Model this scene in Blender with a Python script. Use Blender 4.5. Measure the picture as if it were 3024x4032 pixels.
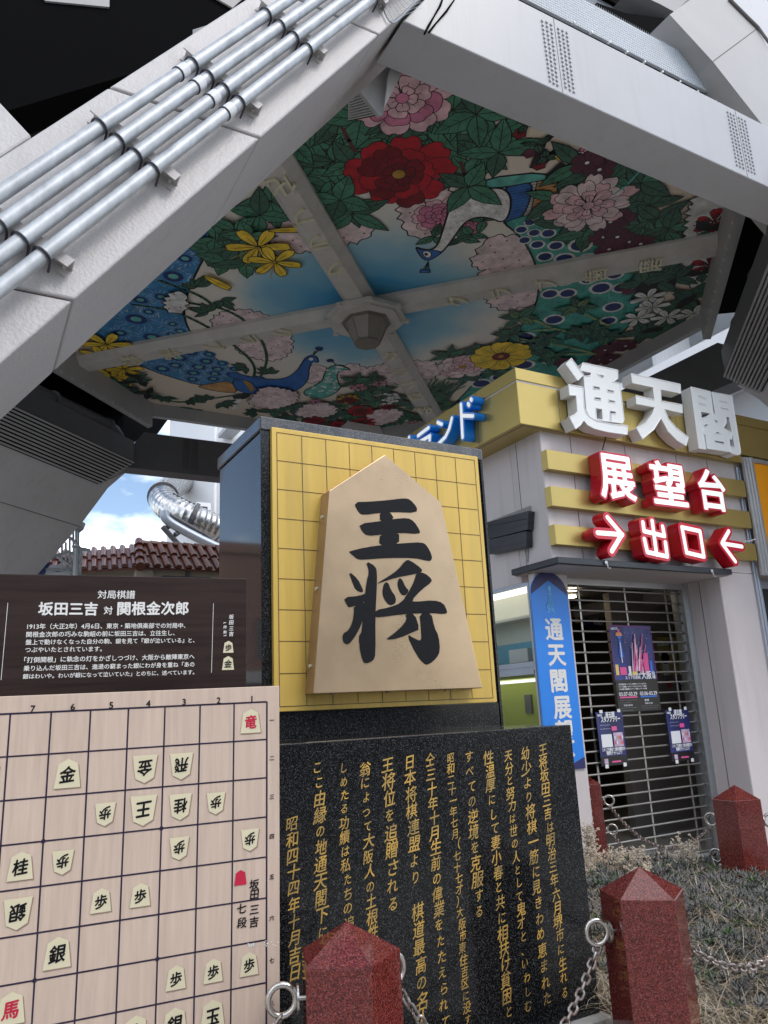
import bpy, bmesh, math, random
from mathutils import Vector as V3, Matrix, geometry
random.seed(7)
for o in list(bpy.data.objects): bpy.data.objects.remove(o)
SC = bpy.context.scene
COL = SC.collection
PI = math.pi
# ------------------------------------------------------------------ camera
RM = ((0.8735342926949007, -0.0832619033365177, -0.4795886726548074),
      (-0.4846499512390061, -0.24046775970509057, -0.8410051612840695),
      (-0.045301923248892886, 0.9670794755319726, -0.25040971178202376))
EYE = V3((0, 0, 1.6)); FOC = 3007.0
cd = bpy.data.cameras.new('camera'); cam = bpy.data.objects.new('camera', cd); COL.objects.link(cam)
cd.sensor_fit = 'VERTICAL'; cd.sensor_height = 36; cd.lens = 36 * FOC / 4032; cd.clip_end = 2000; cd.clip_start = 0.05
M4 = Matrix(RM).to_4x4(); M4.translation = EYE; cam.matrix_world = M4
SC.camera = cam
# ------------------------------------------------------------------ sky, sun, exposure
SUN_EL, SUN_AZ = math.radians(50), math.radians(152)      # azimuth from +Y clockwise
wd = bpy.data.worlds.new('World'); SC.world = wd; wd.use_nodes = True
nt = wd.node_tree; nt.nodes.clear()
def wn(t, **k):
    n = nt.nodes.new(t)
    for a, b in k.items(): setattr(n, a, b)
    return n
wout = wn('ShaderNodeOutputWorld'); wbg = wn('ShaderNodeBackground'); wbg.inputs['Strength'].default_value = 0.15
sky = wn('ShaderNodeTexSky', sky_type='NISHITA', sun_disc=False); sky.sun_elevation = SUN_EL; sky.sun_rotation = SUN_AZ
sky.air_density = 1.0; sky.dust_density = 1.5
tc = wn('ShaderNodeTexCoord'); mp = wn('ShaderNodeMapping'); mp.inputs['Scale'].default_value = (1, 1, 2.2)
mp.inputs['Location'].default_value = (0.35, 0.2, 0.4)
ns = wn('ShaderNodeTexNoise'); ns.inputs['Scale'].default_value = 2.6; ns.inputs['Detail'].default_value = 9; ns.inputs['Roughness'].default_value = 0.55
rp = wn('ShaderNodeValToRGB'); rp.color_ramp.elements[0].position = 0.455; rp.color_ramp.elements[1].position = 0.58
mx = wn('ShaderNodeMix', data_type='RGBA'); mx.inputs['B'].default_value = (11.5, 11.9, 12.6, 1)
L = nt.links.new
L(tc.outputs['Generated'], mp.inputs['Vector']); L(mp.outputs['Vector'], ns.inputs['Vector']); L(ns.outputs['Fac'], rp.inputs['Fac'])
L(rp.outputs['Color'], mx.inputs['Factor']); L(sky.outputs['Color'], mx.inputs['A']); L(mx.outputs['Result'], wbg.inputs['Color']); L(wbg.outputs['Background'], wout.inputs['Surface'])
sd = bpy.data.lights.new('sun', 'SUN'); sun = bpy.data.objects.new('sun', sd); COL.objects.link(sun)
sd.energy = 0.75; sd.angle = math.radians(16); sd.color = (1, 0.95, 0.88)
sdir = V3((math.sin(SUN_AZ) * math.cos(SUN_EL), math.cos(SUN_AZ) * math.cos(SUN_EL), math.sin(SUN_EL)))
sun.rotation_euler = sdir.to_track_quat('Z', 'Y').to_euler(); sun.location = (0, 0, 40)
SC.view_settings.view_transform = 'Standard'; SC.view_settings.look = 'None'; SC.view_settings.gamma = 1; SC.view_settings.use_curve_mapping = False
SC.view_settings.exposure = 0.50
SC.render.engine = 'CYCLES'; SC.cycles.use_denoising = True; SC.cycles.max_bounces = 8; SC.cycles.diffuse_bounces = 5; SC.cycles.transparent_max_bounces = 12

# ------------------------------------------------------------------ measuring helpers: a direction in the photograph meets a real plane
def ray(p):
    c = (p[0] - 1512, -(p[1] - 2016), -FOC)
    return V3([sum(RM[i][j] * c[j] for j in range(3)) for i in range(3)])
def meet(p, n, c):
    d = ray(p); n = V3(n); return EYE + d * ((c - n.dot(EYE)) / n.dot(d))
def onX(p, v): return meet(p, (1, 0, 0), v)
def onY(p, v): return meet(p, (0, 1, 0), v)
def onZ(p, v): return meet(p, (0, 0, 1), v)
def Zm(x0, y0, w, W=1659.0):
    k = w / W
    return lambda *p: (x0 + p[0] * k, y0 + p[1] * k)
DD = Zm(0, 0, 3024)
z5 = Zm(0, 2200, 1200); z6 = Zm(0, 3000, 1200); z7 = Zm(1000, 2800, 1300); rm = Zm(800, 1600, 1200)
rb = Zm(1900, 1400, 600); rc = Zm(2400, 1400, 624, 1624); r4 = Zm(2200, 0, 824); r1 = Zm(0, 1400, 1000); za = Zm(0, 0, 1000); zb = Zm(0, 0, 1600); zc = Zm(1400, 0, 800)
r2r = Zm(2500, 700, 524, 1159); r8 = Zm(1900, 2300, 1124, 1436); rs = Zm(1580, 1480, 420, 952); rW = Zm(1880, 1950, 450, 995); rf = Zm(2200, 2200, 560)
m5 = Zm(1000, 500, 1000); m6 = Zm(1600, 650, 900); m7 = Zm(300, 900, 900); m8 = Zm(900, 1300, 1000); s4 = Zm(350, 1600, 600); r2 = Zm(1400, 0, 1624); z10 = Zm(2300, 3000, 724, 1552)

# ------------------------------------------------------------------ objects
def tag(o, label=None, cat=None, group=None, kind=None):
    if label: o['label'] = label
    if cat: o['category'] = cat
    if group: o['group'] = group
    if kind: o['kind'] = kind
    return o
def thing(name, label, cat, loc=(0, 0, 0), group=None):
    o = bpy.data.objects.new(name, None); COL.objects.link(o); o.location = loc; o.empty_display_size = 0.1
    return tag(o, label, cat, group)
def copy_tree(o, parent=None):
    c = o.copy(); COL.objects.link(c); c.parent = parent
    for ch in list(o.children): copy_tree(ch, c)
    return c
class MB:
    def __init__(s): s.v = []; s.f = []; s.m = []
    def add(s, verts, faces, m=0):
        b = len(s.v); s.v += [tuple(q) for q in verts]; s.f += [tuple(b + i for i in f) for f in faces]; s.m += [m] * len(faces)
    def hexa(s, P, m=0):      # P: 4 bottom, 4 top
        s.add(P, [(3, 2, 1, 0), (4, 5, 6, 7), (0, 1, 5, 4), (1, 2, 6, 5), (2, 3, 7, 6), (3, 0, 4, 7)], m)
    def box(s, x0, x1, y0, y1, z0, z1, m=0):
        s.hexa([(x0, y0, z0), (x1, y0, z0), (x1, y1, z0), (x0, y1, z0), (x0, y0, z1), (x1, y0, z1), (x1, y1, z1), (x0, y1, z1)], m)
    def obox(s, o, a, b, c, m=0):
        o, a, b, c = V3(o), V3(a), V3(b), V3(c)
        s.hexa([o, o + a, o + a + b, o + b, o + c, o + a + c, o + a + b + c, o + b + c], m)
    def prism(s, P, d, m=0):   # polygon P swept by vector d
        d = V3(d); n = len(P); P = [V3(p) for p in P]
        s.add(P + [p + d for p in P], [tuple(range(n))[::-1], tuple(range(n, 2 * n))] + [(i, (i + 1) % n, n + (i + 1) % n, n + i) for i in range(n)], m)
    def quad(s, P, m=0): s.add(P, [tuple(range(len(P)))], m)
    def tube(s, pts, r, n=8, m=0, caps=True, closed=False):
        pts = [V3(p) for p in pts]; N = len(pts); R = r if isinstance(r, (list, tuple)) else [r] * N
        prev = None; rings = []
        for i, p in enumerate(pts):
            if closed: t = pts[(i + 1) % N] - pts[i - 1]
            else: t = pts[min(i + 1, N - 1)] - pts[max(i - 1, 0)]
            t.normalize()
            if prev is None:
                a = V3((0, 0, 1)) if abs(t.z) < 0.9 else V3((1, 0, 0)); u = t.cross(a).normalized()
            else:
                u = (prev - t * prev.dot(t)).normalized()
            prev = u; w = t.cross(u)
            rings.append([p + (u * math.cos(2 * PI * k / n) + w * math.sin(2 * PI * k / n)) * R[i] for k in range(n)])
        vs = [q for rg in rings for q in rg]; fs = []
        for i in range(N if closed else N - 1):
            j = (i + 1) % N
            for k in range(n): fs.append((i * n + k, i * n + (k + 1) % n, j * n + (k + 1) % n, j * n + k))
        if caps and not closed: fs += [tuple(range(n))[::-1], tuple((N - 1) * n + k for k in range(n))]
        s.add(vs, fs, m)
    def cyl(s, a, b, r, n=16, m=0): s.tube([a, b], r, n, m)
    def build(s, name, mats, parent=None, smooth=False, bevel=0):
        me = bpy.data.meshes.new(name); me.from_pydata(s.v, [], s.f)
        for mt in (mats if isinstance(mats, (list, tuple)) else [mats]): me.materials.append(mt)
        me.polygons.foreach_set('material_index', s.m)
        if smooth: me.polygons.foreach_set('use_smooth', [True] * len(s.f))
        me.update(); o = bpy.data.objects.new(name, me); COL.objects.link(o)
        if parent: o.parent = parent
        if smooth:
            try: me.set_sharp_from_angle(angle=math.radians(40))
            except Exception: pass
        if bevel:
            bv = o.modifiers.new('edge', 'BEVEL'); bv.width = bevel; bv.segments = 2; bv.limit_method = 'ANGLE'; bv.angle_limit = math.radians(40)
        return o
def local(o, parent):      # child mesh written in world coordinates under an Empty with a location
    o.matrix_parent_inverse = Matrix.Translation(-V3(parent.location)); return o

# ------------------------------------------------------------------ flat shapes
def ccw(P):
    a = sum(P[i - 1][0] * P[i][1] - P[i][0] * P[i - 1][1] for i in range(len(P)))
    return P if a > 0 else P[::-1]
def union(polys, holes=()):      # triangles of the union of polygons minus holes
    vs = []; fs = []
    ar = lambda P: abs(sum(P[i - 1][0] * P[i][1] - P[i][0] * P[i - 1][1] for i in range(len(P))))
    polys = [P for P in polys if ar(P) > 4e-6]
    for P in list(polys) + list(holes):
        P = ccw([(q[0], q[1]) for q in P])
        b = len(vs); vs += P; fs.append(list(range(b, b + len(P))))
    r = geometry.delaunay_2d_cdt([V3((a, b)) for a, b in vs], [], fs, 0, 1e-6)
    nh = len(polys); keep = []
    for f, of in zip(r[2], r[5]):
        if of and any(i < nh for i in of) and not any(i >= nh for i in of): keep.append(tuple(f))
    return [(q.x, q.y) for q in r[0]], keep
def shell(mb, vs, fs, fn, t0, t1, m=0, back=False):     # front at t0, walls to t1; fn(u, v, t) -> point
    n = len(vs); mb.add([fn(u, v, t0) for u, v in vs], fs, m)
    e = {}
    for f in fs:
        for i in range(len(f)):
            a, b = f[i], f[(i + 1) % len(f)]
            if (b, a) in e: del e[(b, a)]
            else: e[(a, b)] = 1
    W = []; F = []
    for a, b in e:
        k = len(W); W += [fn(*vs[a], t0), fn(*vs[b], t0), fn(*vs[b], t1), fn(*vs[a], t1)]; F.append((k, k + 3, k + 2, k + 1))
    mb.add(W, F, m)
    if back: mb.add([fn(u, v, t1) for u, v in vs], [f[::-1] for f in fs], m)
def disc(c, r, n=14): return [(c[0] + r * math.cos(2 * PI * k / n), c[1] + r * math.sin(2 * PI * k / n)) for k in range(n)]
def fat(line, w, rounded=True):      # a thick line as polygons
    out = []
    for a, b in zip(line, line[1:]):
        dx, dy = b[0] - a[0], b[1] - a[1]; l = math.hypot(dx, dy) or 1e-9; nx, ny = -dy / l * w / 2, dx / l * w / 2
        out.append([(a[0] + nx, a[1] + ny), (b[0] + nx, b[1] + ny), (b[0] - nx, b[1] - ny), (a[0] - nx, a[1] - ny)])
    for p in (line if rounded else line[1:-1]): out.append(disc(p, w / 2))
    return out
GL = {}
def glyph(s):
    if s not in GL:
        c = bpy.data.curves.new('lettering', 'FONT'); c.body = s; c.size = 1; c.resolution_u = 3; c.fill_mode = 'FRONT'
        o = bpy.data.objects.new('lettering', c); me = o.to_mesh()
        GL[s] = ([(q.co.x, q.co.y) for q in me.vertices], [tuple(p.vertices) for p in me.polygons])
        o.to_mesh_clear(); bpy.data.objects.remove(o); bpy.data.curves.remove(c)
    return GL[s]
def swell(s, r):          # a glyph thickened by r (em)
    vs, fs = glyph(s); polys = [[vs[i] for i in f] for f in fs]; e = {}; pts = set()
    for f in fs:
        for i in range(len(f)):
            a, b = f[i], f[(i + 1) % len(f)]; k = (round(vs[a][0], 4), round(vs[a][1], 4)), (round(vs[b][0], 4), round(vs[b][1], 4))
            if (k[1], k[0]) in e: del e[(k[1], k[0])]
            else: e[k] = 1
    for a, b in e:
        if a != b: polys.append(fat([a, b], 2 * r, False)[0]); pts |= {a, b}
    polys += [[(p[0] + r * math.cos(i * .39 + k * PI / 4), p[1] + r * math.sin(i * .39 + k * PI / 4)) for k in range(8)] for i, p in enumerate(sorted(pts))]
    return union(polys)
class Frame:
    def __init__(s, o, u, v, n): s.o, s.u, s.v, s.n = V3(o), V3(u), V3(v), V3(n)
    def __call__(s, u, v, t=0): return s.o + s.u * u + s.v * v + s.n * t
    def uv(s, p):           # photograph point -> plane coordinates
        q = meet(p, s.n, s.n.dot(s.o)) - s.o; return q.dot(s.u), q.dot(s.v)
def flip(vs): return [(-x, -y) for x, y in vs]
def put(mb, F, s, c, h, t=0.001, m=0, turn=False, bold=0.0, wide=1.0, ang=0.0, lean=0.0, rise=0.0):    # one glyph centred at c, em height h
    vs, fs = glyph(s); q = []
    for x, y in vs:
        x = (x - 0.5) * h * wide; y = (y - 0.38) * h; x += lean * y; y += rise * x
        if turn: x, y = -x, -y
        if ang: x, y = x * math.cos(ang) - y * math.sin(ang), x * math.sin(ang) + y * math.cos(ang)
        q.append((c[0] + x, c[1] + y))
    sh = [(0, 0)] if not bold else [(-bold * h, 0), (bold * h, 0), (0, bold * h), (0, -bold * h)]
    for k, (a, b) in enumerate(sh): mb.add([F(x + a, y + b, t + k * 0.00012) for x, y in q], fs, m)
def line(mb, F, s, a, w, h, t=0.001, m=0, bold=0.0, up=None):       # a line of text from left point a, fitted to width w
    vs, fs = glyph(s); xs = [x for x, y in vs]; x0, x1 = min(xs), max(xs)
    sx = w / (x1 - x0) if w else h; dx, dy = up or (0.0, 0.0)
    q = [(a[0] + (x - x0) * sx, a[1] + y * h + (x - x0) * sx * dy) for x, y in vs]
    sh = [(0, 0)] if not bold else [(-bold * h, 0), (bold * h, 0), (0, bold * h), (0, -bold * h)]
    for k, (e, g) in enumerate(sh): mb.add([F(x + e, y + g, t + k * 0.00012) for x, y in q], fs, m)
# ------------------------------------------------------------------ materials
MAT = {}
def mat(name, col, rough=0.5, metal=0.0, var=0.0, vs=3.0, bump=0.0, bs=40.0, col2=None, emit=0.0, spec=0.5, stretch=None, streak=0.0):
    m = bpy.data.materials.new(name); m.use_nodes = True; t = m.node_tree; b = t.nodes['Principled BSDF']; MAT[name] = m
    b.inputs['Base Color'].default_value = (*col, 1); b.inputs['Roughness'].default_value = rough; b.inputs['Metallic'].default_value = metal
    b.inputs['Specular IOR Level'].default_value = spec
    tcn = t.nodes.new('ShaderNodeTexCoord'); mpn = t.nodes.new('ShaderNodeMapping'); t.links.new(tcn.outputs['Object'], mpn.inputs['Vector'])
    if stretch: mpn.inputs['Scale'].default_value = stretch
    if var or col2:
        n = t.nodes.new('ShaderNodeTexNoise'); n.inputs['Scale'].default_value = vs; n.inputs['Detail'].default_value = 6; n.inputs['Roughness'].default_value = 0.6
        t.links.new(mpn.outputs['Vector'], n.inputs['Vector'])
        r = t.nodes.new('ShaderNodeValToRGB'); r.color_ramp.elements[0].position = 0.32; r.color_ramp.elements[1].position = 0.68
        c2 = col2 or tuple(c * (1 - var) for c in col); r.color_ramp.elements[0].color = (*c2, 1); r.color_ramp.elements[1].color = (*[min(1, c * (1 + var * 0.5)) for c in col], 1)
        t.links.new(n.outputs['Fac'], r.inputs['Fac']); t.links.new(r.outputs['Color'], b.inputs['Base Color'])
        q = t.nodes.new('ShaderNodeMapRange'); q.inputs['To Min'].default_value = max(0.02, rough - 0.08); q.inputs['To Max'].default_value = min(1, rough + 0.08)
        t.links.new(n.outputs['Fac'], q.inputs['Value']); t.links.new(q.outputs['Result'], b.inputs['Roughness'])
    if streak:      # rain streaks and grime
        m2 = t.nodes.new('ShaderNodeMapping'); m2.inputs['Scale'].default_value = (9, 9, 0.55); n3 = t.nodes.new('ShaderNodeTexNoise'); n3.inputs['Scale'].default_value = 1.0; n3.inputs['Detail'].default_value = 9; n3.inputs['Roughness'].default_value = .62
        t.links.new(tcn.outputs['Object'], m2.inputs['Vector']); t.links.new(m2.outputs['Vector'], n3.inputs['Vector'])
        r3 = t.nodes.new('ShaderNodeValToRGB'); r3.color_ramp.elements[0].position = .52; r3.color_ramp.elements[1].position = .80; r3.color_ramp.elements[1].color = (streak, streak, streak, 1); t.links.new(n3.outputs['Fac'], r3.inputs['Fac'])
        m3 = t.nodes.new('ShaderNodeMix'); m3.data_type = 'RGBA'; m3.inputs['B'].default_value = (.16, .14, .12, 1); t.links.new(r3.outputs['Color'], m3.inputs['Factor'])
        if b.inputs['Base Color'].is_linked: t.links.new(b.inputs['Base Color'].links[0].from_socket, m3.inputs['A'])
        else: m3.inputs['A'].default_value = (*col, 1)
        t.links.new(m3.outputs['Result'], b.inputs['Base Color'])
    if bump:
        n2 = t.nodes.new('ShaderNodeTexNoise'); n2.inputs['Scale'].default_value = bs; n2.inputs['Detail'].default_value = 4
        bp_ = t.nodes.new('ShaderNodeBump'); bp_.inputs['Strength'].default_value = bump; bp_.inputs['Distance'].default_value = 0.01
        t.links.new(mpn.outputs['Vector'], n2.inputs['Vector']); t.links.new(n2.outputs['Fac'], bp_.inputs['Height']); t.links.new(bp_.outputs['Normal'], b.inputs['Normal'])
    if emit:
        b.inputs['Emission Color'].default_value = (*col, 1); b.inputs['Emission Strength'].default_value = emit
    return m
def granite(name, cols, scale, rough=0.12, dirt=None, spec=.6):
    m = bpy.data.materials.new(name); m.use_nodes = True; t = m.node_tree; b = t.nodes['Principled BSDF']; MAT[name] = m
    tcn = t.nodes.new('ShaderNodeTexCoord'); vo = t.nodes.new('ShaderNodeTexVoronoi'); vo.inputs['Scale'].default_value = scale
    ns_ = t.nodes.new('ShaderNodeTexNoise'); ns_.inputs['Scale'].default_value = scale * 0.9; ns_.inputs['Detail'].default_value = 3
    mxv = t.nodes.new('ShaderNodeMix'); mxv.data_type = 'RGBA'; mxv.inputs['Factor'].default_value = 0.012 * 60 / scale * 3
    t.links.new(tcn.outputs['Object'], mxv.inputs['A']); t.links.new(tcn.outputs['Object'], ns_.inputs['Vector']); t.links.new(ns_.outputs['Color'], mxv.inputs['B'])
    t.links.new(mxv.outputs['Result'], vo.inputs['Vector'])
    sep = t.nodes.new('ShaderNodeSeparateColor'); t.links.new(vo.outputs['Color'], sep.inputs['Color'])
    r = t.nodes.new('ShaderNodeValToRGB'); r.color_ramp.interpolation = 'LINEAR'; e = r.color_ramp.elements
    for i, (p, c) in enumerate(cols):
        if i < 2: e[i].position = p; e[i].color = (*c, 1)
        else: k = e.new(p); k.color = (*c, 1)
    t.links.new(sep.outputs['Red'], r.inputs['Fac']); last = r.outputs['Color']
    if dirt:
        n3 = t.nodes.new('ShaderNodeTexNoise'); n3.inputs['Scale'].default_value = 2.5; n3.inputs['Detail'].default_value = 8
        mp3 = t.nodes.new('ShaderNodeMapping'); mp3.inputs['Scale'].default_value = (5, 5, 0.7); t.links.new(tcn.outputs['Object'], mp3.inputs['Vector']); t.links.new(mp3.outputs['Vector'], n3.inputs['Vector'])
        r3 = t.nodes.new('ShaderNodeValToRGB'); r3.color_ramp.elements[0].position = 0.5; r3.color_ramp.elements[1].position = 0.75; r3.color_ramp.elements[1].color = (0.55, 0.55, 0.55, 1)
        t.links.new(n3.outputs['Fac'], r3.inputs['Fac']); m3 = t.nodes.new('ShaderNodeMix'); m3.data_type = 'RGBA'; m3.inputs['B'].default_value = (*dirt, 1)
        t.links.new(r3.outputs['Color'], m3.inputs['Factor']); t.links.new(last, m3.inputs['A']); last = m3.outputs['Result']
        q = t.nodes.new('ShaderNodeMapRange'); q.inputs['To Min'].default_value = rough; q.inputs['To Max'].default_value = rough + 0.3
        t.links.new(r3.outputs['Color'], q.inputs['Value']); t.links.new(q.outputs['Result'], b.inputs['Roughness'])
    else: b.inputs['Roughness'].default_value = rough
    t.links.new(last, b.inputs['Base Color']); b.inputs['Specular IOR Level'].default_value = spec
    return m
def glass(name, tint=(0.9, 0.95, 0.95), mixf=0.75):
    m = bpy.data.materials.new(name); m.use_nodes = True; t = m.node_tree; t.nodes.clear(); MAT[name] = m
    o = t.nodes.new('ShaderNodeOutputMaterial'); g = t.nodes.new('ShaderNodeBsdfGlossy'); g.inputs['Roughness'].default_value = 0.02
    tr = t.nodes.new('ShaderNodeBsdfTransparent'); tr.inputs['Color'].default_value = (*tint, 1); fr = t.nodes.new('ShaderNodeFresnel'); fr.inputs['IOR'].default_value = 1.5
    mm = t.nodes.new('ShaderNodeMixShader'); t.links.new(fr.outputs['Fac'], mm.inputs['Fac']); t.links.new(tr.outputs['BSDF'], mm.inputs[1]); t.links.new(g.outputs['BSDF'], mm.inputs[2]); t.links.new(mm.outputs['Shader'], o.inputs['Surface'])
    return m
steel = mat('painted_steel', (0.52, 0.50, 0.495), 0.42, var=0.06, vs=1.2, bump=0.35, bs=55, streak=.20)
steel_smooth = mat('painted_steel_smooth', (0.43, 0.435, 0.45), 0.4, var=0.06, vs=0.9, bump=0.05, bs=30, streak=.15)
steel_grey = mat('grey_painted_steel', (0.36, 0.355, 0.35), 0.5, var=0.10, vs=1.3, bump=0.08, bs=40)
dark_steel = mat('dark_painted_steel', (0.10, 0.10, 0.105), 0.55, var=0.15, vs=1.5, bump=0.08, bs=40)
joint = mat('joint_shadow_gap', (0.16, 0.14, 0.14), 0.9)
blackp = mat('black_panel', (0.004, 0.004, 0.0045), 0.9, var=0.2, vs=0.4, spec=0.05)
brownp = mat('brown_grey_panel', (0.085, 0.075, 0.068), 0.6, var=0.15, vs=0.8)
net = mat('netted_panel', (0.66, 0.70, 0.74), 0.55, var=0.08, vs=2)
galv = mat('galvanised_steel', (0.46, 0.485, 0.505), 0.50, metal=0.5, var=0.26, vs=14, stretch=(1, 1, 0.5), bump=0.05, bs=25)
galv_white = mat('tape_band', (0.72, 0.74, 0.75), 0.4)
clampm = mat('dark_clamp', (0.06, 0.06, 0.075), 0.45, metal=0.6)
bracket_m = mat('bracket_paint', (0.50, 0.48, 0.465), 0.5, var=0.06, vs=4, bump=0.1)
rib_m = mat('plaster_rib', (0.52, 0.495, 0.455), 0.6, var=0.14, vs=3)
brass = mat('pale_brass', (0.62, 0.58, 0.43), 0.45, metal=0.1, var=0.1, vs=8)
lampm = mat('lamp_bronze', (0.20, 0.18, 0.16), 0.4, metal=0.3, var=0.1, vs=5)
lampg = mat('lamp_pane', (0.24, 0.22, 0.19), 0.3, var=0.1, vs=6)
blackg = granite('black_granite', [(0.0, (0.002, 0.0025, 0.003)), (0.5, (0.006, 0.0065, 0.007)), (0.8, (0.018, 0.019, 0.02)), (1.0, (0.075, 0.078, 0.08))], 300, 0.12, spec=.30)
sideg = granite('polished_side_granite', [(0.0, (0.008, 0.009, 0.010)), (0.6, (0.02, 0.022, 0.024)), (1.0, (0.07, 0.073, 0.076))], 300, 0.06, spec=.45)
blackg_old = granite('weathered_granite', [(0.0, (0.012, 0.013, 0.015)), (0.6, (0.035, 0.037, 0.04)), (0.85, (0.08, 0.083, 0.087)), (1.0, (0.15, 0.155, 0.16))], 300, 0.05, dirt=(0.17, 0.17, 0.17))
redg = granite('red_granite', [(0.0, (0.02, 0.010, 0.010)), (0.3, (0.085, 0.014, 0.012)), (0.65, (0.17, 0.028, 0.022)), (0.9, (0.22, 0.048, 0.038)), (1.0, (0.25, 0.10, 0.09))], 300, 0.06, spec=.42)
grey_stone = mat('grey_stone', (0.33, 0.32, 0.30), 0.8, var=0.25, vs=6, bump=0.5, bs=30)
yellow = mat('yellow_panel', (0.66, 0.45, 0.10), 0.33, metal=0.15, var=0.10, vs=2.0, stretch=(6, 6, 0.5), bump=0.02, bs=60, streak=.28)
gridline = mat('etched_line', (0.10, 0.05, 0.02), 0.6)
koma_m = mat('satin_bronze', (0.56, 0.415, 0.265), 0.29, metal=0.7, var=0.18, vs=2.2, bump=0.03, bs=6)
koma_side = mat('bronze_side', (0.40, 0.27, 0.15), 0.36, metal=0.5, var=0.12, vs=4)
ink = mat('black_paint', (0.006, 0.0065, 0.009), 0.55, var=0.2, vs=30, bump=0.12, bs=120, spec=.2)
gold_leaf = mat('gold_leaf', (0.74, 0.45, 0.09), 0.45, metal=0.25, col2=(0.26, 0.19, 0.08), vs=14)
board_wood = mat('printed_wood', (0.60, 0.465, 0.375), 0.45, var=0.12, vs=3.2, stretch=(16, 16, 0.9))
piece_m = mat('printed_piece', (0.68, 0.62, 0.43), 0.42, var=0.04, vs=10)
piece_sh = mat('printed_brown_edge', (0.30, 0.21, 0.155), 0.45)
redp = mat('printed_red', (0.52, 0.012, 0.05), 0.45)
brown_sign = mat('printed_brown', (0.036, 0.022, 0.019), 0.4, var=0.4, vs=2.2, stretch=(1.0, 1.0, 18), spec=.25)
whitep = mat('white_print', (0.76, 0.75, 0.72), 0.5)
wall_m = mat('wall_panel', (0.60, 0.55, 0.55), 0.5, var=0.06, vs=1.4, bump=0.03, bs=25, streak=.25)
wall_side = mat('wall_panel_bevel', (0.44, 0.41, 0.405), 0.5, var=0.05, vs=1.4)
goldm = mat('gold_aluminium', (0.50, 0.385, 0.13), 0.36, metal=0.72, var=0.10, vs=1.2, bump=0.02, bs=9)
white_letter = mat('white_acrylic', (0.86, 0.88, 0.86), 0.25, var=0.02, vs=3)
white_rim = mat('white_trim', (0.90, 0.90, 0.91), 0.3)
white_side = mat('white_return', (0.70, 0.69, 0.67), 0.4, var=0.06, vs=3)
lit_white = mat('lit_acrylic', (0.86, 0.88, 0.86), 0.3, emit=0.35)
red_m = mat('red_return', (0.50, 0.008, 0.022), 0.25, var=0.06, vs=3, spec=0.6)
red_rim = mat('red_rim', (0.62, 0.010, 0.035), 0.25)
blue_m = mat('blue_return', (0.008, 0.27, 0.90), 0.22, var=0.05, vs=3)
blue_rim = mat('pale_blue_rim', (0.18, 0.34, 0.78), 0.3)
banner_m = mat('banner_blue', (0.003, 0.22, 0.78), 0.35, var=0.04, vs=2)
navy = mat('navy', (0.012, 0.012, 0.11), 0.4)
pale_blue = mat('pale_blue_print', (0.13, 0.52, 0.86), 0.4)
canopy_m = mat('dark_flashing', (0.045, 0.05, 0.058), 0.35, metal=0.4, var=0.3, vs=2, stretch=(1, 1, 8))
soffit_m = mat('soffit', (0.36, 0.32, 0.30), 0.6)
alu = mat('aluminium', (0.56, 0.57, 0.58), 0.35, metal=0.8, var=0.08, vs=3)
alu_blue = mat('window_aluminium', (0.42, 0.47, 0.55), 0.4, metal=0.55, var=0.06, vs=3)
slatm = mat('shutter_steel', (0.36, 0.35, 0.33), 0.32, metal=0.8, var=0.12, vs=6)
orange = mat('orange_sign', (0.86, 0.33, 0.004), 0.4)
glassm = glass('window_glass')
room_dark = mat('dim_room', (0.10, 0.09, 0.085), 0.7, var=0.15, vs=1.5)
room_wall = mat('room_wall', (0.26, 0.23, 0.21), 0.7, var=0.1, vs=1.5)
cream = mat('cream_wall', (0.74, 0.72, 0.62), 0.6); tile_blue = mat('blue_tile', (0.20, 0.48, 0.62), 0.4, var=0.1, vs=5); olive = mat('olive_wall', (0.30, 0.34, 0.07), 0.6, var=0.1, vs=2)
rust = mat('rusty_chain', (0.42, 0.41, 0.40), 0.36, metal=0.8, col2=(0.20, 0.125, 0.095), vs=38)
stainless = mat('stainless', (0.56, 0.53, 0.49), 0.26, metal=0.95, var=0.15, vs=20)
soil = mat('soil', (0.10, 0.075, 0.055), 0.95, var=0.4, vs=9, bump=0.8, bs=40)
straw = mat('dry_straw', (0.46, 0.37, 0.25), 0.8, var=0.35, vs=5)
straw2 = mat('dry_straw_pale', (0.60, 0.51, 0.39), 0.8, var=0.3, vs=5)
sedum = mat('grey_green_leaf', (0.12, 0.135, 0.12), 0.6, col2=(0.17, 0.155, 0.15), vs=3)
sedum2 = mat('green_leaf', (0.06, 0.12, 0.035), 0.6, var=0.3, vs=6)
asphalt = mat('asphalt', (0.20, 0.195, 0.19), 0.9, var=0.25, vs=2, bump=0.4, bs=90)
paving = mat('paving', (0.40, 0.385, 0.36), 0.85, var=0.15, vs=2, bump=0.3, bs=50)
white_bld = mat('white_render', (0.72, 0.74, 0.76), 0.6, var=0.04, vs=0.5)
tile_m = mat('glazed_roof_tile', (0.105, 0.026, 0.012), 0.34, var=0.35, vs=5)
beige = mat('beige_render', (0.33, 0.28, 0.22), 0.8, var=0.12, vs=1)
tube_m = mat('polished_steel', (0.55, 0.545, 0.535), 0.27, metal=1.0, var=0.05, vs=4)
railm = mat('grey_rail', (0.40, 0.42, 0.44), 0.4, metal=0.5)
win_dark = mat('dark_window', (0.03, 0.035, 0.04), 0.08)
brickm = mat('brown_brick', (0.24, 0.13, 0.09), 0.8, var=0.2, vs=3); greybld = mat('grey_render', (0.38, 0.37, 0.36), 0.8, var=0.1, vs=0.6)
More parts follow.
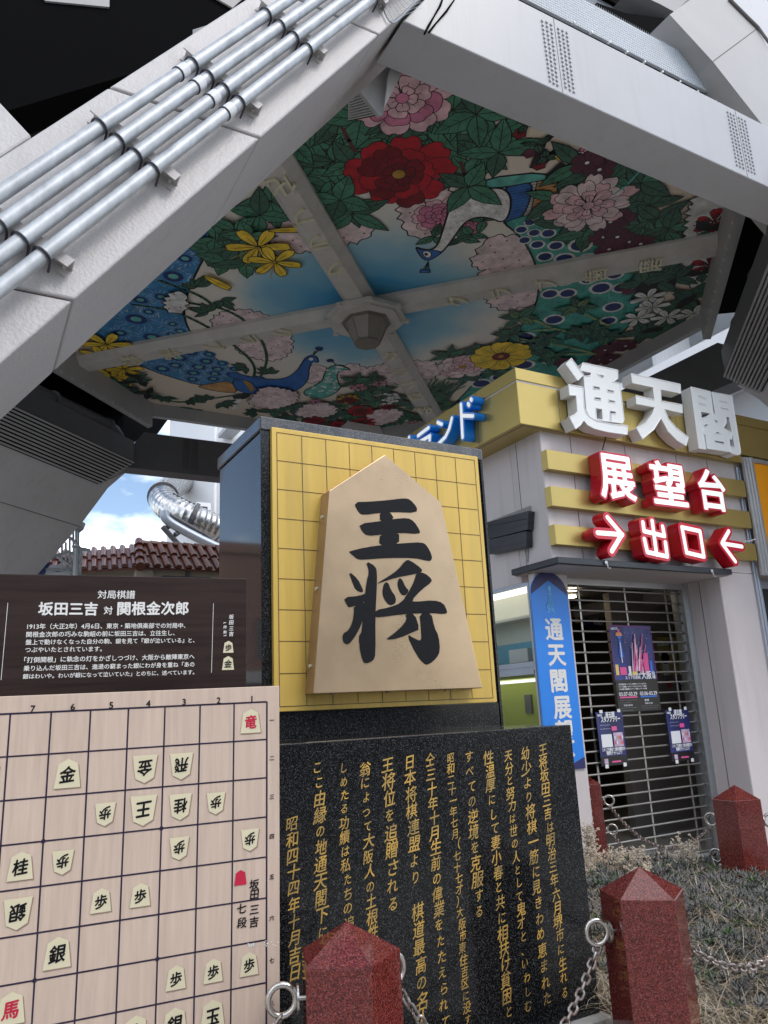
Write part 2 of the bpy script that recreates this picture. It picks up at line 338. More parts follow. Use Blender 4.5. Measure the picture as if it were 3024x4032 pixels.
def _build_fix(s, name, mats, parent=None, **k):
    o = MB._b(s, name, mats, None, **k)
    if parent:
        o.parent = parent
        if parent.type == 'EMPTY': o.matrix_parent_inverse = Matrix.Translation(-V3(parent.location))
    return o
MB._b = MB.build; MB.build = _build_fix
# ================================================================== ground
g = MB(); g.quad([(-400, -400, 0), (400, -400, 0), (400, 400, 0), (-400, 400, 0)]); tag(g.build('ground', asphalt), kind='structure')
g = MB(); g.box(-30, 30, -1.5, 40, -0.2, 0.012); tag(g.build('pavement', paving), kind='structure')

# ================================================================== the steel tower overhead
CX, CY, ZC = 5.44, 9.83, 8.0
tower = thing('steel_tower', 'huge white steel tower on splayed legs whose painted octagonal ceiling spans overhead', 'tower', (CX, CY, 0))
def up_(z): return V3((.134 + .704 * (z - 4.362), 3.497 + .1346 * (z - 4.362), z))
def ridge_(z): return V3((.352 + .700 * (z - 3.468), 3.377 + .1345 * (z - 3.468), z))
def low_(z): return V3((.158 + .692 * (z - 3.175), 4.132 + .225 * (z - 3.175), z))
def back_(z): return up_(z) + low_(z) - ridge_(z)
def ident(p): return V3(p)
def mirx(p): return V3((2 * CX - p[0], p[1], p[2]))
def miry(p): return V3((p[0], 2 * CY - p[1], p[2]))
def swap(p): return V3((CX + p[1] - CY, CY + p[0] - CX, p[2]))
SEAMS = [-0.1, 0.72, 2.09, 3.468, 4.852, 6.22, 7.60, 9.0, 10.4]
def column(fs, m, jm=joint):
    def F(p):
        for f in fs: p = f(p)
        return p
    mb = MB(); core = MB()
    for a, b in zip(SEAMS, SEAMS[1:]):
        a += .006; b -= .006
        mb.hexa([F(ridge_(a)), F(low_(a)), F(back_(a)), F(up_(a)), F(ridge_(b)), F(low_(b)), F(back_(b)), F(up_(b))])
    def q(z):
        P = [ridge_(z), low_(z), back_(z), up_(z)]; c = sum(P, V3()) / 4; return [F(c + (p - c) * 0.95) for p in P]
    core.hexa(q(-0.1) + q(10.4))
    o = mb.build('leg_column', m, tower, bevel=0.012); core.build('seam_core', jm, o)
    return o
front_leg = column([], steel)
for fs in ([mirx, miry], [swap, mirx, miry]): column(fs, steel)
def legface(p, c=2.91): return meet(p, (0, 1, -.1346), c)
# second branch of the near leg
A = legface(za(210, 890)); up_dir = (legface(za(0, 665)) - A).normalized(); along = (up_(3) - up_(4)).normalized()
mb = MB(); mb.prism([A, A + up_dir * 3, A + up_dir * 3 + along * 3, A + along * 3], (0, 0.75, 0)); mb.build('leg_branch', steel, tower, bevel=0.012)
# dark slab and brownish wall behind the fork
def slab(name, pts, Y, d, m):
    mb = MB(); mb.prism([onY(p, Y) for p in pts], (0, d, 0)); return mb.build(name, m, tower)
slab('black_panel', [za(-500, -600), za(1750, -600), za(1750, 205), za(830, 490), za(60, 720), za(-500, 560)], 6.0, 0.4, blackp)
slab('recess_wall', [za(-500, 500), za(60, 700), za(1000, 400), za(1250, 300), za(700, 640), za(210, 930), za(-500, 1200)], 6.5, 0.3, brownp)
slab('fascia_strip', [za(240, -60), za(715, -60), za(715, 45), za(300, 5)], 5.98, 0.02, steel_grey)
slab('fascia_strip', [za(1330, -60), za(1640, -60), za(1520, 50)], 5.97, 0.02, steel_grey)
# girders round the ceiling
def girder(fs, m):
    def F(p):
        for f in fs: p = f(p)
        return p
    x0, x1 = 2.74, 2 * CX - 2.74; mb = MB()
    a, b = x0 - .17, x0 + .37; c, d = x1 + .17, x1 - .37
    P = [(a, 3.87, 6.6), (c, 3.87, 6.6), (c, 4.30, 6.6), (a, 4.30, 6.6), (b, 3.87, 7.4), (d, 3.87, 7.42), (d, 4.30, 7.42), (b, 4.30, 7.4)]
    mb.hexa([F(p) for p in P]); return mb.build('ring_girder', m, tower, bevel=0.01)
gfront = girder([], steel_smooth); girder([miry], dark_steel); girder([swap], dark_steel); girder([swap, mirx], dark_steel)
# splice bolts
def bolts(mb, F, px):
    for tops, bots in px:
        a, b = onY(tops, 3.87), onY(bots, 3.87)
        for i in range(15):
            p = a.lerp(b, i / 14); mb.cyl(F(V3((p.x, 3.872, p.z))), F(V3((p.x, 3.858, p.z))), 0.0125, 10)
cols = [((r2(750, 85)), r2(782, 325)), (r2(768, 90), r2(797, 335)), (r2(786, 100), r2(812, 343)), (r2(815, 116), r2(845, 350)), (r2(832, 124), r2(862, 361)), (r2(849, 132), r2(878, 370)),
        (r4(1338, 890), r4(1412, 1308)), (r4(1362, 903), r4(1438, 1320)), (r4(1385, 915), r4(1464, 1332)), (r4(1426, 934), r4(1505, 1350)), (r4(1450, 945), r4(1530, 1362)), (r4(1476, 960), r4(1553, 1373))]
mb = MB(); bolts(mb, ident, cols); mb.build('splice_bolt_pattern', steel_smooth, gfront, smooth=True)
mb = MB()
for p in (r2(800, 108), r4(1406, 925)): xx = onY(p, 3.87).x; mb.box(xx - .002, xx + .002, 3.868, 3.872, 6.61, 7.40)
mb.build('splice_seam', joint, gfront)
# (inner face of the far girder)
mb2 = MB()
for i in range(15):
    for k in (0, .05, .10, .19, .24, .29):
        z = 6.72 + i * .044; mb2.cyl((3.95 + k, 15.37, z), (3.95 + k, 15.34, z), 0.017, 8)
mb2.build('splice_bolt_pattern', dark_steel, tower, smooth=True)
# netted soffit band and parts of the deck above the front girder
def oyb(name, x0, x1, y0, y1, z0, z1, m, dz=0.0):
    mb = MB(); mb.hexa([(x0, y0, z0), (x1, y0, z0 + dz), (x1, y1, z0 + dz), (x0, y1, z0), (x0, y0, z1), (x1, y0, z1 + dz), (x1, y1, z1 + dz), (x0, y1, z1)]); return mb.build(name, m, tower)
band = oyb('soffit_band', 2.7, 9.2, 4.4, 4.75, 8.24, 8.64, net, 0.05)
oyb('soffit_shadow_plate', 2.7, 9.2, 4.43, 5.5, 8.17, 8.235, blackp, 0.05)  # black plate added: the shade under the band put into its colour
mb = MB()
for i in range(0, 190):
    x = 3.0 + i * .032; mb.box(x, x + .003, 4.39, 4.392, 8.25, 8.68)
for i in range(0, 13): mb.box(2.9, 9.1, 4.388, 4.39, 8.26 + i * .032, 8.263 + i * .032)
mb.build('bird_net', mat('net_cord', (0.42, 0.45, 0.48), 0.8), band)
mb = MB()
for i in range(9):
    p = onY(r4(110 + i * 140, 190 + i * 78), 4.38); mb.cyl(p, p + V3((0, -.03, 0)), .012, 6)
mb.build('net_hook', white_rim, band)
oyb('deck_soffit', 1.5, 9.5, 5.6, 6.0, 9.45, 14, mat('deck_blue_grey', (0.12, 0.135, 0.155), .6, var=.15, vs=.8))  # tone darkened to stand for the shade of a deep recess
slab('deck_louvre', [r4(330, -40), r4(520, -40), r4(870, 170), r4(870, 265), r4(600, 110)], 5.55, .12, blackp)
slab('deck_shade_wall', [r4(870, 150), r4(1330, 560), r4(1330, 640), r4(1200, 620), r4(300, 150), r4(300, 20), r4(520, 100)], 5.15, .25, blackp)  # black sheet in place of the shade above the band
slab('deck_edge', [r4(560, -80), r4(1100, -80), r4(920, 95), r4(800, 30)], 5.1, .3, steel_grey)
# the far-right leg head behind the girder
def fq(p): return meet(p, (0, 1, -.1346), 3.05)
P = [fq(r4(*p)) for p in ((880, 115), (1220, 485), (1600, 970), (1659, 375), (1570, 225), (1340, 0), (1250, -120), (1040, 0))]
def down(a, b): return a + (b - a) * ((a.z + .1) / (a.z - b.z))
P = P[:3] + [down(P[0], P[2]), down(P[5], P[3])] + P[3:]
mb = MB(); mb.prism(P, (0, 0.75, 0)); o = mb.build('leg_head', steel_grey, tower)  # darker grey than the other legs: its shade put into the colour
e = (fq(r4(1570, 225)) - fq(r4(1220, 485)))
mb = MB(); a = fq(r4(1220, 485)) + V3((0, -.004, 0)); mb.prism([a, a + e, a + e + V3((0, 0, -.012)), a + V3((0, 0, -.012))], (0, -.002, 0)); mb.build('panel_seam', joint, o)
mb = MB(); mb.tube([fq(r4(*p)) + V3((0, -.02, 0)) for p in ((1340, 0), (1420, 80), (1490, 150), (1570, 228), (1620, 300), (1680, 380))], .02, 6); mb.build('crack_edge', joint, o)  # dark tube drawn for the crack along this edge
P = [fq(r4(*p)) + V3((0, .05, .0)) for p in ((1345, 0), (1575, 225), (1690, 390), (1900, 600), (1900, 200), (1500, -200))]
mb = MB(); mb.prism(P, (0.25, 0.6, 0)); mb.build('leg_head_flange', steel_smooth, tower)
# gusset where the near leg meets the girder
mb = MB(); mb.prism([meet(zc(*p), (0, 1, 0), 4.36) for p in ((330, 480), (545, 285), (500, 360), (380, 600), (310, 730), (235, 880), (228, 930), (270, 600))], (0, .03, 0)); mb.build('gusset', steel, tower)
mb = MB(); mb.prism([meet(zc(*p), (0, 1, 0), 4.42) for p in ((40, 750), (345, 460), (275, 600), (230, 930), (190, 942))], (0, .03, 0)); mb.build('gusset', steel_grey, tower)
for Ln in (((715, -20), (690, 50), (640, 135), (600, 205), (562, 278)), ((812, -10), (740, 95), (665, 180), (600, 262))):
    mb = MB(); mb.tube([onY(zc(*p), 3.862) for p in Ln], [.006, .010, .007, .011, .009][:len(Ln)], 6); mb.build('dark_crack', blackp, gfront)  # black tubes drawn for the open cracks between leg and girder
# leg heads under the corners: louvre box, smooth infill panel, duct in its recess
NL = (1, -1, -.85); CL = -17.844
def lp(p, off=0): return meet(p, NL, CL) + V3(NL).normalized() * off
def leg_infill(F, recess=True):
    T0, T1, B0, B1 = lp(r1(-500, 52)), lp(r1(872, 690)), lp(r1(-600, 337)), lp(r1(640, 842))
    n = V3(NL).normalized()
    mb = MB(); mb.prism([F(p) for p in (T0, T1, B1, B0)], F(n * -.3 + V3((0, 0, 0))) - F(V3((0, 0, 0)))); back = mb.build('louvre_box', blackp, tower)
    mb = MB(); N = 11
    for i in range(N):
        a, b = T0.lerp(B0, (i + .12) / N), T1.lerp(B1, (i + .12) / N); c, d = T0.lerp(B0, (i + .66) / N), T1.lerp(B1, (i + .66) / N)
        P = [a, b, d, c]; mb.add([F(p + n * .05) for p in P] + [F(p + n * .004) for p in P], [(0, 1, 2, 3), (4, 7, 6, 5), (0, 4, 5, 1), (1, 5, 6, 2), (2, 6, 7, 3), (3, 7, 4, 0)])
    mb.build('louvre_slat', steel_grey, back)
    mb = MB(); h = V3((0, 0, .42)); mb.prism([F(p) for p in (T0, T1, T1 + h, T0 + h)], F(n * -.1) - F(V3((0, 0, 0)))); mb.build('louvre_hood', dark_steel, tower)
    e0_, e1, e2, e3 = lp(r1(822, 764)), lp(r1(704, 866), .0), lp(r1(545, 1080)), lp(r1(250, 1425)); e4 = e3 + (e3 - e2) * 2.2
    w = V3((-1, -1, 0)).normalized() * 2.3
    mb = MB(); mb.prism([F(p) for p in (e0_, e1, e2, e3, e4, e4 + w, e3 + w * 1.5, B0 + w * .2, B0, B1)], F(n * -.2) - F(V3((0, 0, 0)))); pan = mb.build('leg_panel', steel, tower)
    a, b = lp(r1(-300, 860), .003), lp(r1(530, 1117), .003)
    mb = MB(); mb.prism([F(p) for p in (a, b, b + V3((0, 0, -.014)), a + V3((0, 0, -.014)))], F(n * .002) - F(V3((0, 0, 0)))); mb.build('panel_seam', joint, pan)
    mb = MB(); k = lambda *p: meet(r1(*p), (1, -1, 0), -12.55)
    a, b = k(345, 285), k(700, 455); d = (b - a).normalized(); mb.tube([F(a - d * 2), F(a), F(b)], .125, 16); mb.tube([F(b - d * .02), F(b + d * .06)], .15, 16); mb.tube([F(b), F(b + d * .25 + V3((0, 0, -.02))), F(b + d * .5 + V3((0, 0, -.09)))], [.11, .1, .05], 10)
    mb.tube([F(a - d * .02), F(a + d * .03)], .16, 16)
    mb.build('duct', dark_steel, tower, smooth=True)
    if not recess: return
    q = lambda x, y, z: F(V3((x, y, z)))
    mb = MB(); mb.prism([F(meet(r1(*p), (1, -1, 0), -13.3)) for p in ((-300, -250), (1000, 350), (1108, 405), (1028, 512), (960, 506), (850, 590), (-300, 60))], F(V3((-.2, .2, 0))) - F(V3((0, 0, 0)))); mb.build('recess_shade_back', blackp, tower)  # black sheet closes the void; its colour stands for shade
    mb = MB(); mb.prism([q(.6, 12.7, 8.02), q(3.3, 15.42, 8.02), q(2.6, 16.4, 8.02), q(-.4, 13.4, 8.02)], F(V3((0, 0, .3))) - F(V3((0, 0, 0)))); mb.build('recess_shade_soffit', blackp, tower)  # black as well, the recess shade painted into the plate
    mb = MB(); mb.prism([q(.7, 13.32, 7.3), q(1.1, 13.72, 7.3), q(1.1, 13.72, 6.7), q(.7, 13.32, 6.55)], F(V3((-.3, .3, 0))) - F(V3((0, 0, 0)))); mb.build('hanger_plate', steel_grey, tower)
def rot180(p): return V3((2 * CX - p[0], 2 * CY - p[1], p[2]))
leg_infill(ident)
leg_infill(swap)
mb = MB(); sl = MB()
NLV = [zc(-60, 800), zc(48, 752), zc(188, 942), zc(-60, 992)]
mb.prism([onZ(p, 7.25) for p in NLV], (0, 0, .3))
for i in range(9):
    f0, f1 = (i + .15) / 9, (i + .6) / 9; T0, T1, B1, B0 = [onZ(p, 7.2) for p in NLV]
    sl.prism([T0.lerp(B0, f0), T1.lerp(B1, f0), T1.lerp(B1, f1), T0.lerp(B0, f1)], (0, 0, .05))
o = mb.build('louvre_box', blackp, tower); sl.build('louvre_slat', steel_grey, o)
# ------------------------------------------------------------------ painted ceiling
H, K = 5.34, 2.2
OCT = [(-K, -H), (K, -H), (H, -K), (H, K), (K, H), (-K, H), (-H, K), (-H, -K)]
def ring(s, z): return [V3((CX + a * s, CY + b * s, z)) for a, b in OCT]
mb = MB()
for i in range(8):
    j = (i + 1) % 8; zb_ = 7.48 if i % 2 else 7.72
    a, b = ring(1, 8.06)[i], ring(1, 8.06)[j]; c, d = ring(1.025, 8.06)[i], ring(1.025, 8.06)[j]
    mb.hexa([V3((q.x, q.y, zb_)) for q in (a, b, d, c)] + [a, b, d, c])
mb.build('ceiling_frame', steel_grey, tower)
mb = MB()
for i in (1, 3, 5, 7):
    j = (i + 1) % 8; a, b = ring(1, 7.5)[i], ring(1, 7.5)[j]
    for k in range(15): p = a.lerp(b, (k + .5) / 15); mb.cyl(p + V3((0, 0, -.03)), p + V3((0, 0, .01)), .018, 6)
mb.build('frame_bolt_pattern', steel, tower)
PAL = {}
PM = []
def pc(name, c, var=0.38):
    PAL[name] = len(PM); PM.append(mat('mural_' + name, c, .6, var=var, vs=5.5)); return PAL[name]
# base coat: blue pool in the middle fading to cream
m = bpy.data.materials.new('mural_ground'); m.use_nodes = True; t = m.node_tree; b = t.nodes['Principled BSDF']; b.inputs['Roughness'].default_value = .55
tcn = t.nodes.new('ShaderNodeTexCoord'); vl = t.nodes.new('ShaderNodeVectorMath'); vl.operation = 'SUBTRACT'; vl.inputs[1].default_value = (CX, CY, 8)
ln = t.nodes.new('ShaderNodeVectorMath'); ln.operation = 'LENGTH'; n1 = t.nodes.new('ShaderNodeTexNoise'); n1.inputs['Scale'].default_value = .9; n1.inputs['Detail'].default_value = 5
ad = t.nodes.new('ShaderNodeMath'); ad.operation = 'MULTIPLY_ADD'; ad.inputs[1].default_value = 1.6
r = t.nodes.new('ShaderNodeValToRGB'); el = r.color_ramp.elements
el[0].position = .30; el[0].color = (.06, .30, .52, 1); el[1].position = .47; el[1].color = (.26, .48, .58, 1)
for p, c in ((.60, (.68, .65, .58)), (.8, (.70, .63, .54)), (1.0, (.70, .59, .47))): k = el.new(p); k.color = (*c, 1)
dv = t.nodes.new('ShaderNodeMath'); dv.operation = 'DIVIDE'; dv.inputs[1].default_value = 5.2
L2 = t.links.new; L2(tcn.outputs['Object'], vl.inputs[0]); L2(vl.outputs['Vector'], ln.inputs[0]); L2(tcn.outputs['Object'], n1.inputs['Vector']); L2(n1.outputs['Fac'], ad.inputs[0]); L2(ln.outputs['Value'], ad.inputs[2])
L2(ad.outputs['Value'], dv.inputs[0]); L2(dv.outputs['Value'], r.inputs['Fac']); L2(r.outputs['Color'], b.inputs['Base Color'])
PAL['ground'] = 0; PM.append(m)
for nm, c in dict(ink=(.012, .012, .014), red=(.42, .012, .022), dred=(.19, .008, .016), green=(.06, .21, .125), dgreen=(.045, .13, .085), lgreen=(.15, .27, .11), pink=(.72, .45, .48), pale=(.76, .60, .60), rose=(.62, .20, .32),
                  white=(.80, .79, .76), teal=(.06, .34, .28), teal2=(.12, .44, .38), blue=(.03, .14, .42), fan=(.045, .22, .44), navy=(.014, .03, .15), yellow=(.80, .55, .04), gold=(.42, .25, .03), plum=(.11, .025, .05), wing=(.56, .30, .12), stem=(.26, .34, .14), brown=(.09, .03, .03), grey=(.45, .45, .46), halo=(.68, .68, .65)).items(): pc(nm, c)
mu = MB(); mu.quad([(x, y, 8.0) for x, y, z in ring(1.0, 8)], 0); mu.quad([(x, y, 8.1) for x, y, z in ring(1.0, 8)], 0)
LAY = [0.0]; ST = .00002
def pz(p): q = onZ(p, 8.0); return (q.x, q.y)
def trim(P):      # keep paint on the ceiling
    for i in range(8):
        a, b_ = OCT[i], OCT[(i + 1) % 8]; a = (a[0] + CX, a[1] + CY); b_ = (b_[0] + CX, b_[1] + CY)
        sd = lambda q: (b_[0] - a[0]) * (q[1] - a[1]) - (b_[1] - a[1]) * (q[0] - a[0])
        Q = []
        for k in range(len(P)):
            p, q = P[k - 1], P[k]; sp, sq = sd(p), sd(q)
            if (sp >= 0) != (sq >= 0): f = sp / (sp - sq); Q.append((p[0] + (q[0] - p[0]) * f, p[1] + (q[1] - p[1]) * f))
            if sq >= 0: Q.append(q)
        P = Q
        if len(P) < 3: return []
    return P
def onceil(p): x, y = abs(p[0] - CX), abs(p[1] - CY); return x < H and y < H and x + y < H + K
def flat(P, c, ow=0.0, ring_=True, oc='ink'):      # a painted patch with a brush outline
    P0 = P
    if not all(onceil(p) for p in P): P = trim(P)
    if len(P) < 3: return
    LAY[0] += ST; mu.add([(x, y, 8 - LAY[0]) for x, y in P], [tuple(range(len(P)))], PAL[c])
    if ow: brush(P + [P[0]] if ring_ else P, ow, oc)
def brush(Ln, w, c='ink', new=True):
    if new: LAY[0] += ST
    for a, b in zip(Ln, Ln[1:]):
        if not (onceil(a) and onceil(b)): continue
        dx, dy = b[0] - a[0], b[1] - a[1]; l = math.hypot(dx, dy) or 1e-9; nx, ny = -dy / l * w / 2, dx / l * w / 2; ex, ey = dx / l * w * .3, dy / l * w * .3
        mu.add([(x, y, 8 - LAY[0]) for x, y in ((a[0] + nx - ex, a[1] + ny - ey), (b[0] + nx + ex, b[1] + ny + ey), (b[0] - nx + ex, b[1] - ny + ey), (a[0] - nx - ex, a[1] - ny - ey))], [(0, 1, 2, 3)], PAL[c])
def smooth(P, n=3, closed=True):
    for _ in range(n):
        Q = []; N = len(P)
        for i in range(N if closed else N - 1):
            a, b = P[i], P[(i + 1) % N]; Q += [(a[0] * .75 + b[0] * .25, a[1] * .75 + b[1] * .25), (a[0] * .25 + b[0] * .75, a[1] * .25 + b[1] * .75)]
        P = Q if closed else [P[0]] + Q + [P[-1]]
    return P
def PX(fn, pts, sm=2): return smooth([pz(fn(*p)) for p in pts], sm)
R_ = random.Random(3)
def leaf(c, a, Ln, W, col='green'):
    Ln *= .64; W *= .64
    ca, sa = math.cos(a), math.sin(a); P = []
    for s, w in ((0, .02), (.15, .32), (.35, .5), (.6, .42), (.82, .2), (1, 0), (.82, -.2), (.6, -.42), (.35, -.5), (.15, -.32)): P.append((c[0] + ca * s * Ln - sa * w * W, c[1] + sa * s * Ln + ca * w * W))
    flat(P, col, .014); brush([c, (c[0] + ca * Ln * .9, c[1] + sa * Ln * .9)], .012, new=False)
    for s in (.35, .6):
        for k in (-1, 1): brush([(c[0] + ca * s * Ln, c[1] + sa * s * Ln), (c[0] + ca * (s + .17) * Ln - sa * k * W * .3, c[1] + sa * (s + .17) * Ln + ca * k * W * .3)], .007, new=False)
def sprig(fn, p, n=4, Ln=.75, cols=('green', 'dgreen', 'green'), a0=None, spread=2 * PI):
    c = pz(fn(*p)); a0 = R_.uniform(0, 6.28) if a0 is None else a0
    for i in range(n): leaf(c, a0 + spread * i / n + R_.uniform(-.25, .25), Ln * R_.uniform(.75, 1.15), Ln * R_.uniform(.38, .52), cols[i % len(cols)])
def scallop(P, step=.17, amp=.06):
    out = []; P = ccw(P)
    for a, b in zip(P, P[1:] + P[:1]):
        l = math.hypot(b[0] - a[0], b[1] - a[1]); n = max(1, round(l / step)); nx, ny = (b[1] - a[1]) / (l or 1), -(b[0] - a[0]) / (l or 1)
        for i in range(n):
            for s in (0, .3, .5, .7): f = (i + s) / n; k = amp * (1 - abs(s - .5) * 2) * R_.uniform(.6, 1.3) if s else -.01; out.append((a[0] + (b[0] - a[0]) * f + nx * k, a[1] + (b[1] - a[1]) * f + ny * k))
    return out
def inside(P, x, y):
    c = False
    for i in range(len(P)):
        a, b = P[i - 1], P[i]
        if (a[1] > y) != (b[1] > y) and x < (b[0] - a[0]) * (y - a[1]) / (b[1] - a[1]) + a[0]: c = not c
    return c
def hydrangea(fn, pts, col='pale'):
    P = [pz(fn(*p)) for p in pts]; flat(scallop(P), col, .02)
    xs = [p[0] for p in P]; ys = [p[1] for p in P]; LAY[0] += ST; x = min(xs) + .1; r_ = 0
    while x < max(xs):
        y = min(ys) + .1 + (.12 if r_ % 2 else 0); r_ += 1
        while y < max(ys):
            q = (x + R_.uniform(-.05, .05), y + R_.uniform(-.05, .05))
            if inside(P, *q): mu.add([(a, b_, 8 - LAY[0]) for a, b_ in disc(q, .018, 6)], [tuple(range(6))], PAL['dred'])
            y += .26
        x += .2
def petal(c, a, r0, r1_, w, col, ow=.013):
    r0 *= .62; r1_ *= .62; w *= .62; ow *= .8
    ca, sa = math.cos(a), math.sin(a); P = []
    prof = [(r0, -.15), (r0 + (r1_ - r0) * .5, -.5), (r0 + (r1_ - r0) * .85, -.48), (r1_ * 1.0, -.22), (r1_ * .95, -.06), (r1_ * 1.03, .16), (r0 + (r1_ - r0) * .86, .46), (r0 + (r1_ - r0) * .5, .5), (r0, .15)]
    for s, k in prof: s *= R_.uniform(.96, 1.05); P.append((c[0] + ca * s - sa * k * w, c[1] + sa * s + ca * k * w))
    flat(smooth(P, 1), col, ow)
    brush([(c[0] + ca * r0, c[1] + sa * r0), (c[0] + ca * (r0 + (r1_ - r0) * .6), c[1] + sa * (r0 + (r1_ - r0) * .6))], .008, new=False)
def peony(fn, p, Rr, cols=('red', 'red', 'dred'), core='gold', rings_=((1, 9, .62), (.74, 8, .55), (.5, 6, .42), (.3, 5, .28))):
    c = pz(fn(*p)); a = R_.uniform(0, 6)
    for k, (s, n, w) in enumerate(rings_):
        for i in range(n): petal(c, a + 2 * PI * i / n + R_.uniform(-.12, .12), Rr * s * .25, Rr * s * R_.uniform(.9, 1.08), Rr * w * .95, cols[min(k, len(cols) - 1)] if R_.random() < .8 else cols[-1])
        a += .4
    flat(disc(c, Rr * .08, 10), core, .008)
def eye(fn, p, r, cols=('halo', 'navy'), inner=None, ax=None):
    r *= .58; c = pz(fn(*p)); a = R_.uniform(-.3, .3); el_ = lambda s: [(c[0] + s * x * 1.1, c[1] + s * y) for x, y in disc((0, 0), r, 14)]
    flat(el_(1.35), cols[0]); flat(el_(1.0), cols[1])
    if inner: flat(el_(.5), inner)
    LAY[0] += ST
    if not onceil(c): return
    for k in range(16):
        b_ = 2 * PI * k / 16; x0, y0 = c[0] + math.cos(b_) * r * 1.5, c[1] + math.sin(b_) * r * 1.5; x1, y1 = c[0] + math.cos(b_ + .2) * r * 2.4, c[1] + math.sin(b_ + .2) * r * 2.4
        nx, ny = -math.sin(b_) * .005, math.cos(b_) * .005; mu.add([(x, y, 8 - LAY[0]) for x, y in ((x0 + nx, y0 + ny), (x1, y1), (x0 - nx, y0 - ny))], [(0, 1, 2)], PAL['teal2' if cols[0] == 'halo' else 'halo'])
# --- big shapes first
hydrangea(m5, [(0, 560), (250, 540), (420, 560), (560, 510), (700, 540), (760, 620), (770, 690), (700, 740), (560, 770), (420, 800), (260, 820), (100, 760), (-60, 700)])
hydrangea(m6, [(-60, 120), (110, 60), (260, 60), (330, 240), (300, 420), (160, 520), (60, 520), (0, 480), (-40, 350)])
hydrangea(m6, [(640, 515), (720, 520), (820, 515), (1000, 560), (1010, 900), (930, 1010), (820, 1030), (700, 1055), (610, 1010), (570, 950), (540, 860), (515, 820), (580, 760), (510, 740), (475, 710), (510, 650), (550, 580)])
hydrangea(m7, [(1000, 650), (1080, 600), (1220, 590), (1360, 620), (1470, 700), (1560, 800), (1560, 880), (1500, 940), (1400, 960), (1290, 940), (1180, 890), (1150, 830), (1060, 760), (985, 690)])
hydrangea(m8, [(700, 240), (820, 220), (900, 250), (1050, 215), (1200, 200), (1330, 205), (1400, 260), (1330, 320), (1240, 320), (1130, 350), (980, 330), (760, 370), (690, 310)])
hydrangea(m8, [(520, 240), (600, 228), (640, 260), (620, 330), (520, 345)])
# teal peacock tail
tail = PX(m6, [(690, 410), (800, 375), (1080, 335), (1280, 440), (1420, 560), (1600, 560), (1760, 700), (1740, 980), (1640, 1150), (1480, 1290), (1320, 1420), (1000, 1640), (700, 1900), (300, 1950), (330, 1750), (480, 1600), (600, 1440), (720, 1290), (850, 1150), (925, 1040), (958, 950), (962, 850), (940, 720), (880, 590), (800, 490)], 2)
flat(tail, 'teal', .035)
LAY[0] += ST
for i in range(420):
    x, y = R_.uniform(700, 1720), R_.uniform(380, 1800); a, b_ = pz(m6(x, y)), pz(m6(x + R_.uniform(-60, 60), y + R_.uniform(20, 60)))
    if inside(tail, *a) and inside(tail, *b_): brush([a, b_], .014, 'teal2', False)
for x, y, r_ in [(922, 375, .10), (895, 418, .10), (835, 468, .12), (928, 492, .12), (1030, 495, .14), (1170, 495, .15), (858, 545, .12), (950, 577, .14), (1085, 585, .15), (1262, 583, .22), (1005, 665, .16), (1147, 680, .2), (1315, 678, .18), (998, 745, .15), (1145, 843, .17), (1318, 830, .18), (1042, 935, .19), (1170, 930, .19), (1412, 892, .23), (1563, 890, .2), (1500, 1030, .22), (1072, 1122, .23), (1465, 1130, .2), (860, 1250, .25), (850, 1450, .28), (545, 1585, .28), (1045, 1415, .22), (1510, 795, .18), (680, 1540, .25), (380, 1760, .3)]: eye(m6, (x, y), r_)
# wing bands of the white peacock, its body, head and tassel
flat(PX(m6, [(560, 95), (1030, 45), (1010, 130), (700, 160), (560, 170)], 1), 'teal2', .03)
flat(PX(m6, [(1000, 60), (1300, -60), (1330, -20), (1040, 90)], 1), 'ink')
flat(PX(m6, [(900, 20), (1120, -160), (1150, -130), (960, 40)], 1), 'ink')
flat(PX(m6, [(1090, 100), (1230, 90), (1240, 330), (1060, 330)], 0), 'teal2', .02)
flat(PX(m6, [(940, 118), (1100, 95), (1090, 330), (890, 362)], 0), 'wing', .02)
flat(PX(m6, [(905, 124), (950, 118), (900, 360), (850, 370)], 0), 'grey', .015)
flat(PX(m6, [(700, 165), (820, 140), (912, 124), (905, 230), (850, 370), (740, 400), (700, 430), (740, 300)], 1), 'blue', .025)
for k in range(11):
    brush([pz(m6(735 + k * 3, 175 + k * 20)), pz(m6(1095 - k * 2, 110 + k * 20))], .008)
for s_ in (0, 1):
    sprig(m6, (1450, 330), 6, 1.0)
peony(m6, (240, 370), .62, ('pink', 'rose', 'rose'), 'rose'); peony(m6, (450, 430), .42, ('pink', 'rose'), 'rose')
for p in ((200, 520), (400, 530), (560, 400), (470, 500)): sprig(m6, p, 3, .5)
wp = PX(m6, [(62, 588), (120, 612), (190, 612), (228, 575), (258, 490), (285, 400), (315, 300), (420, 200), (560, 170), (690, 160), (755, 210), (760, 300), (735, 380), (690, 415), (620, 385), (530, 372), (450, 395), (400, 440), (360, 500), (310, 570), (255, 635), (190, 675), (140, 690), (100, 655)], 2)
flat(wp, 'white', .03)
LAY[0] += ST
for i in range(420):
    x, y = R_.uniform(220, 750), R_.uniform(170, 650); a = pz(m6(x, y))
    if inside(wp, *a) and inside(wp, *pz(m6(x + 18, y + 14))): brush([a, pz(m6(x + 10, y + 2)), pz(m6(x + 16, y + 14))], .006, 'grey', False)
flat(PX(m6, [(62, 588), (100, 610), (150, 612), (205, 615), (262, 628), (200, 675), (145, 695), (100, 658)], 1), 'blue', .02)
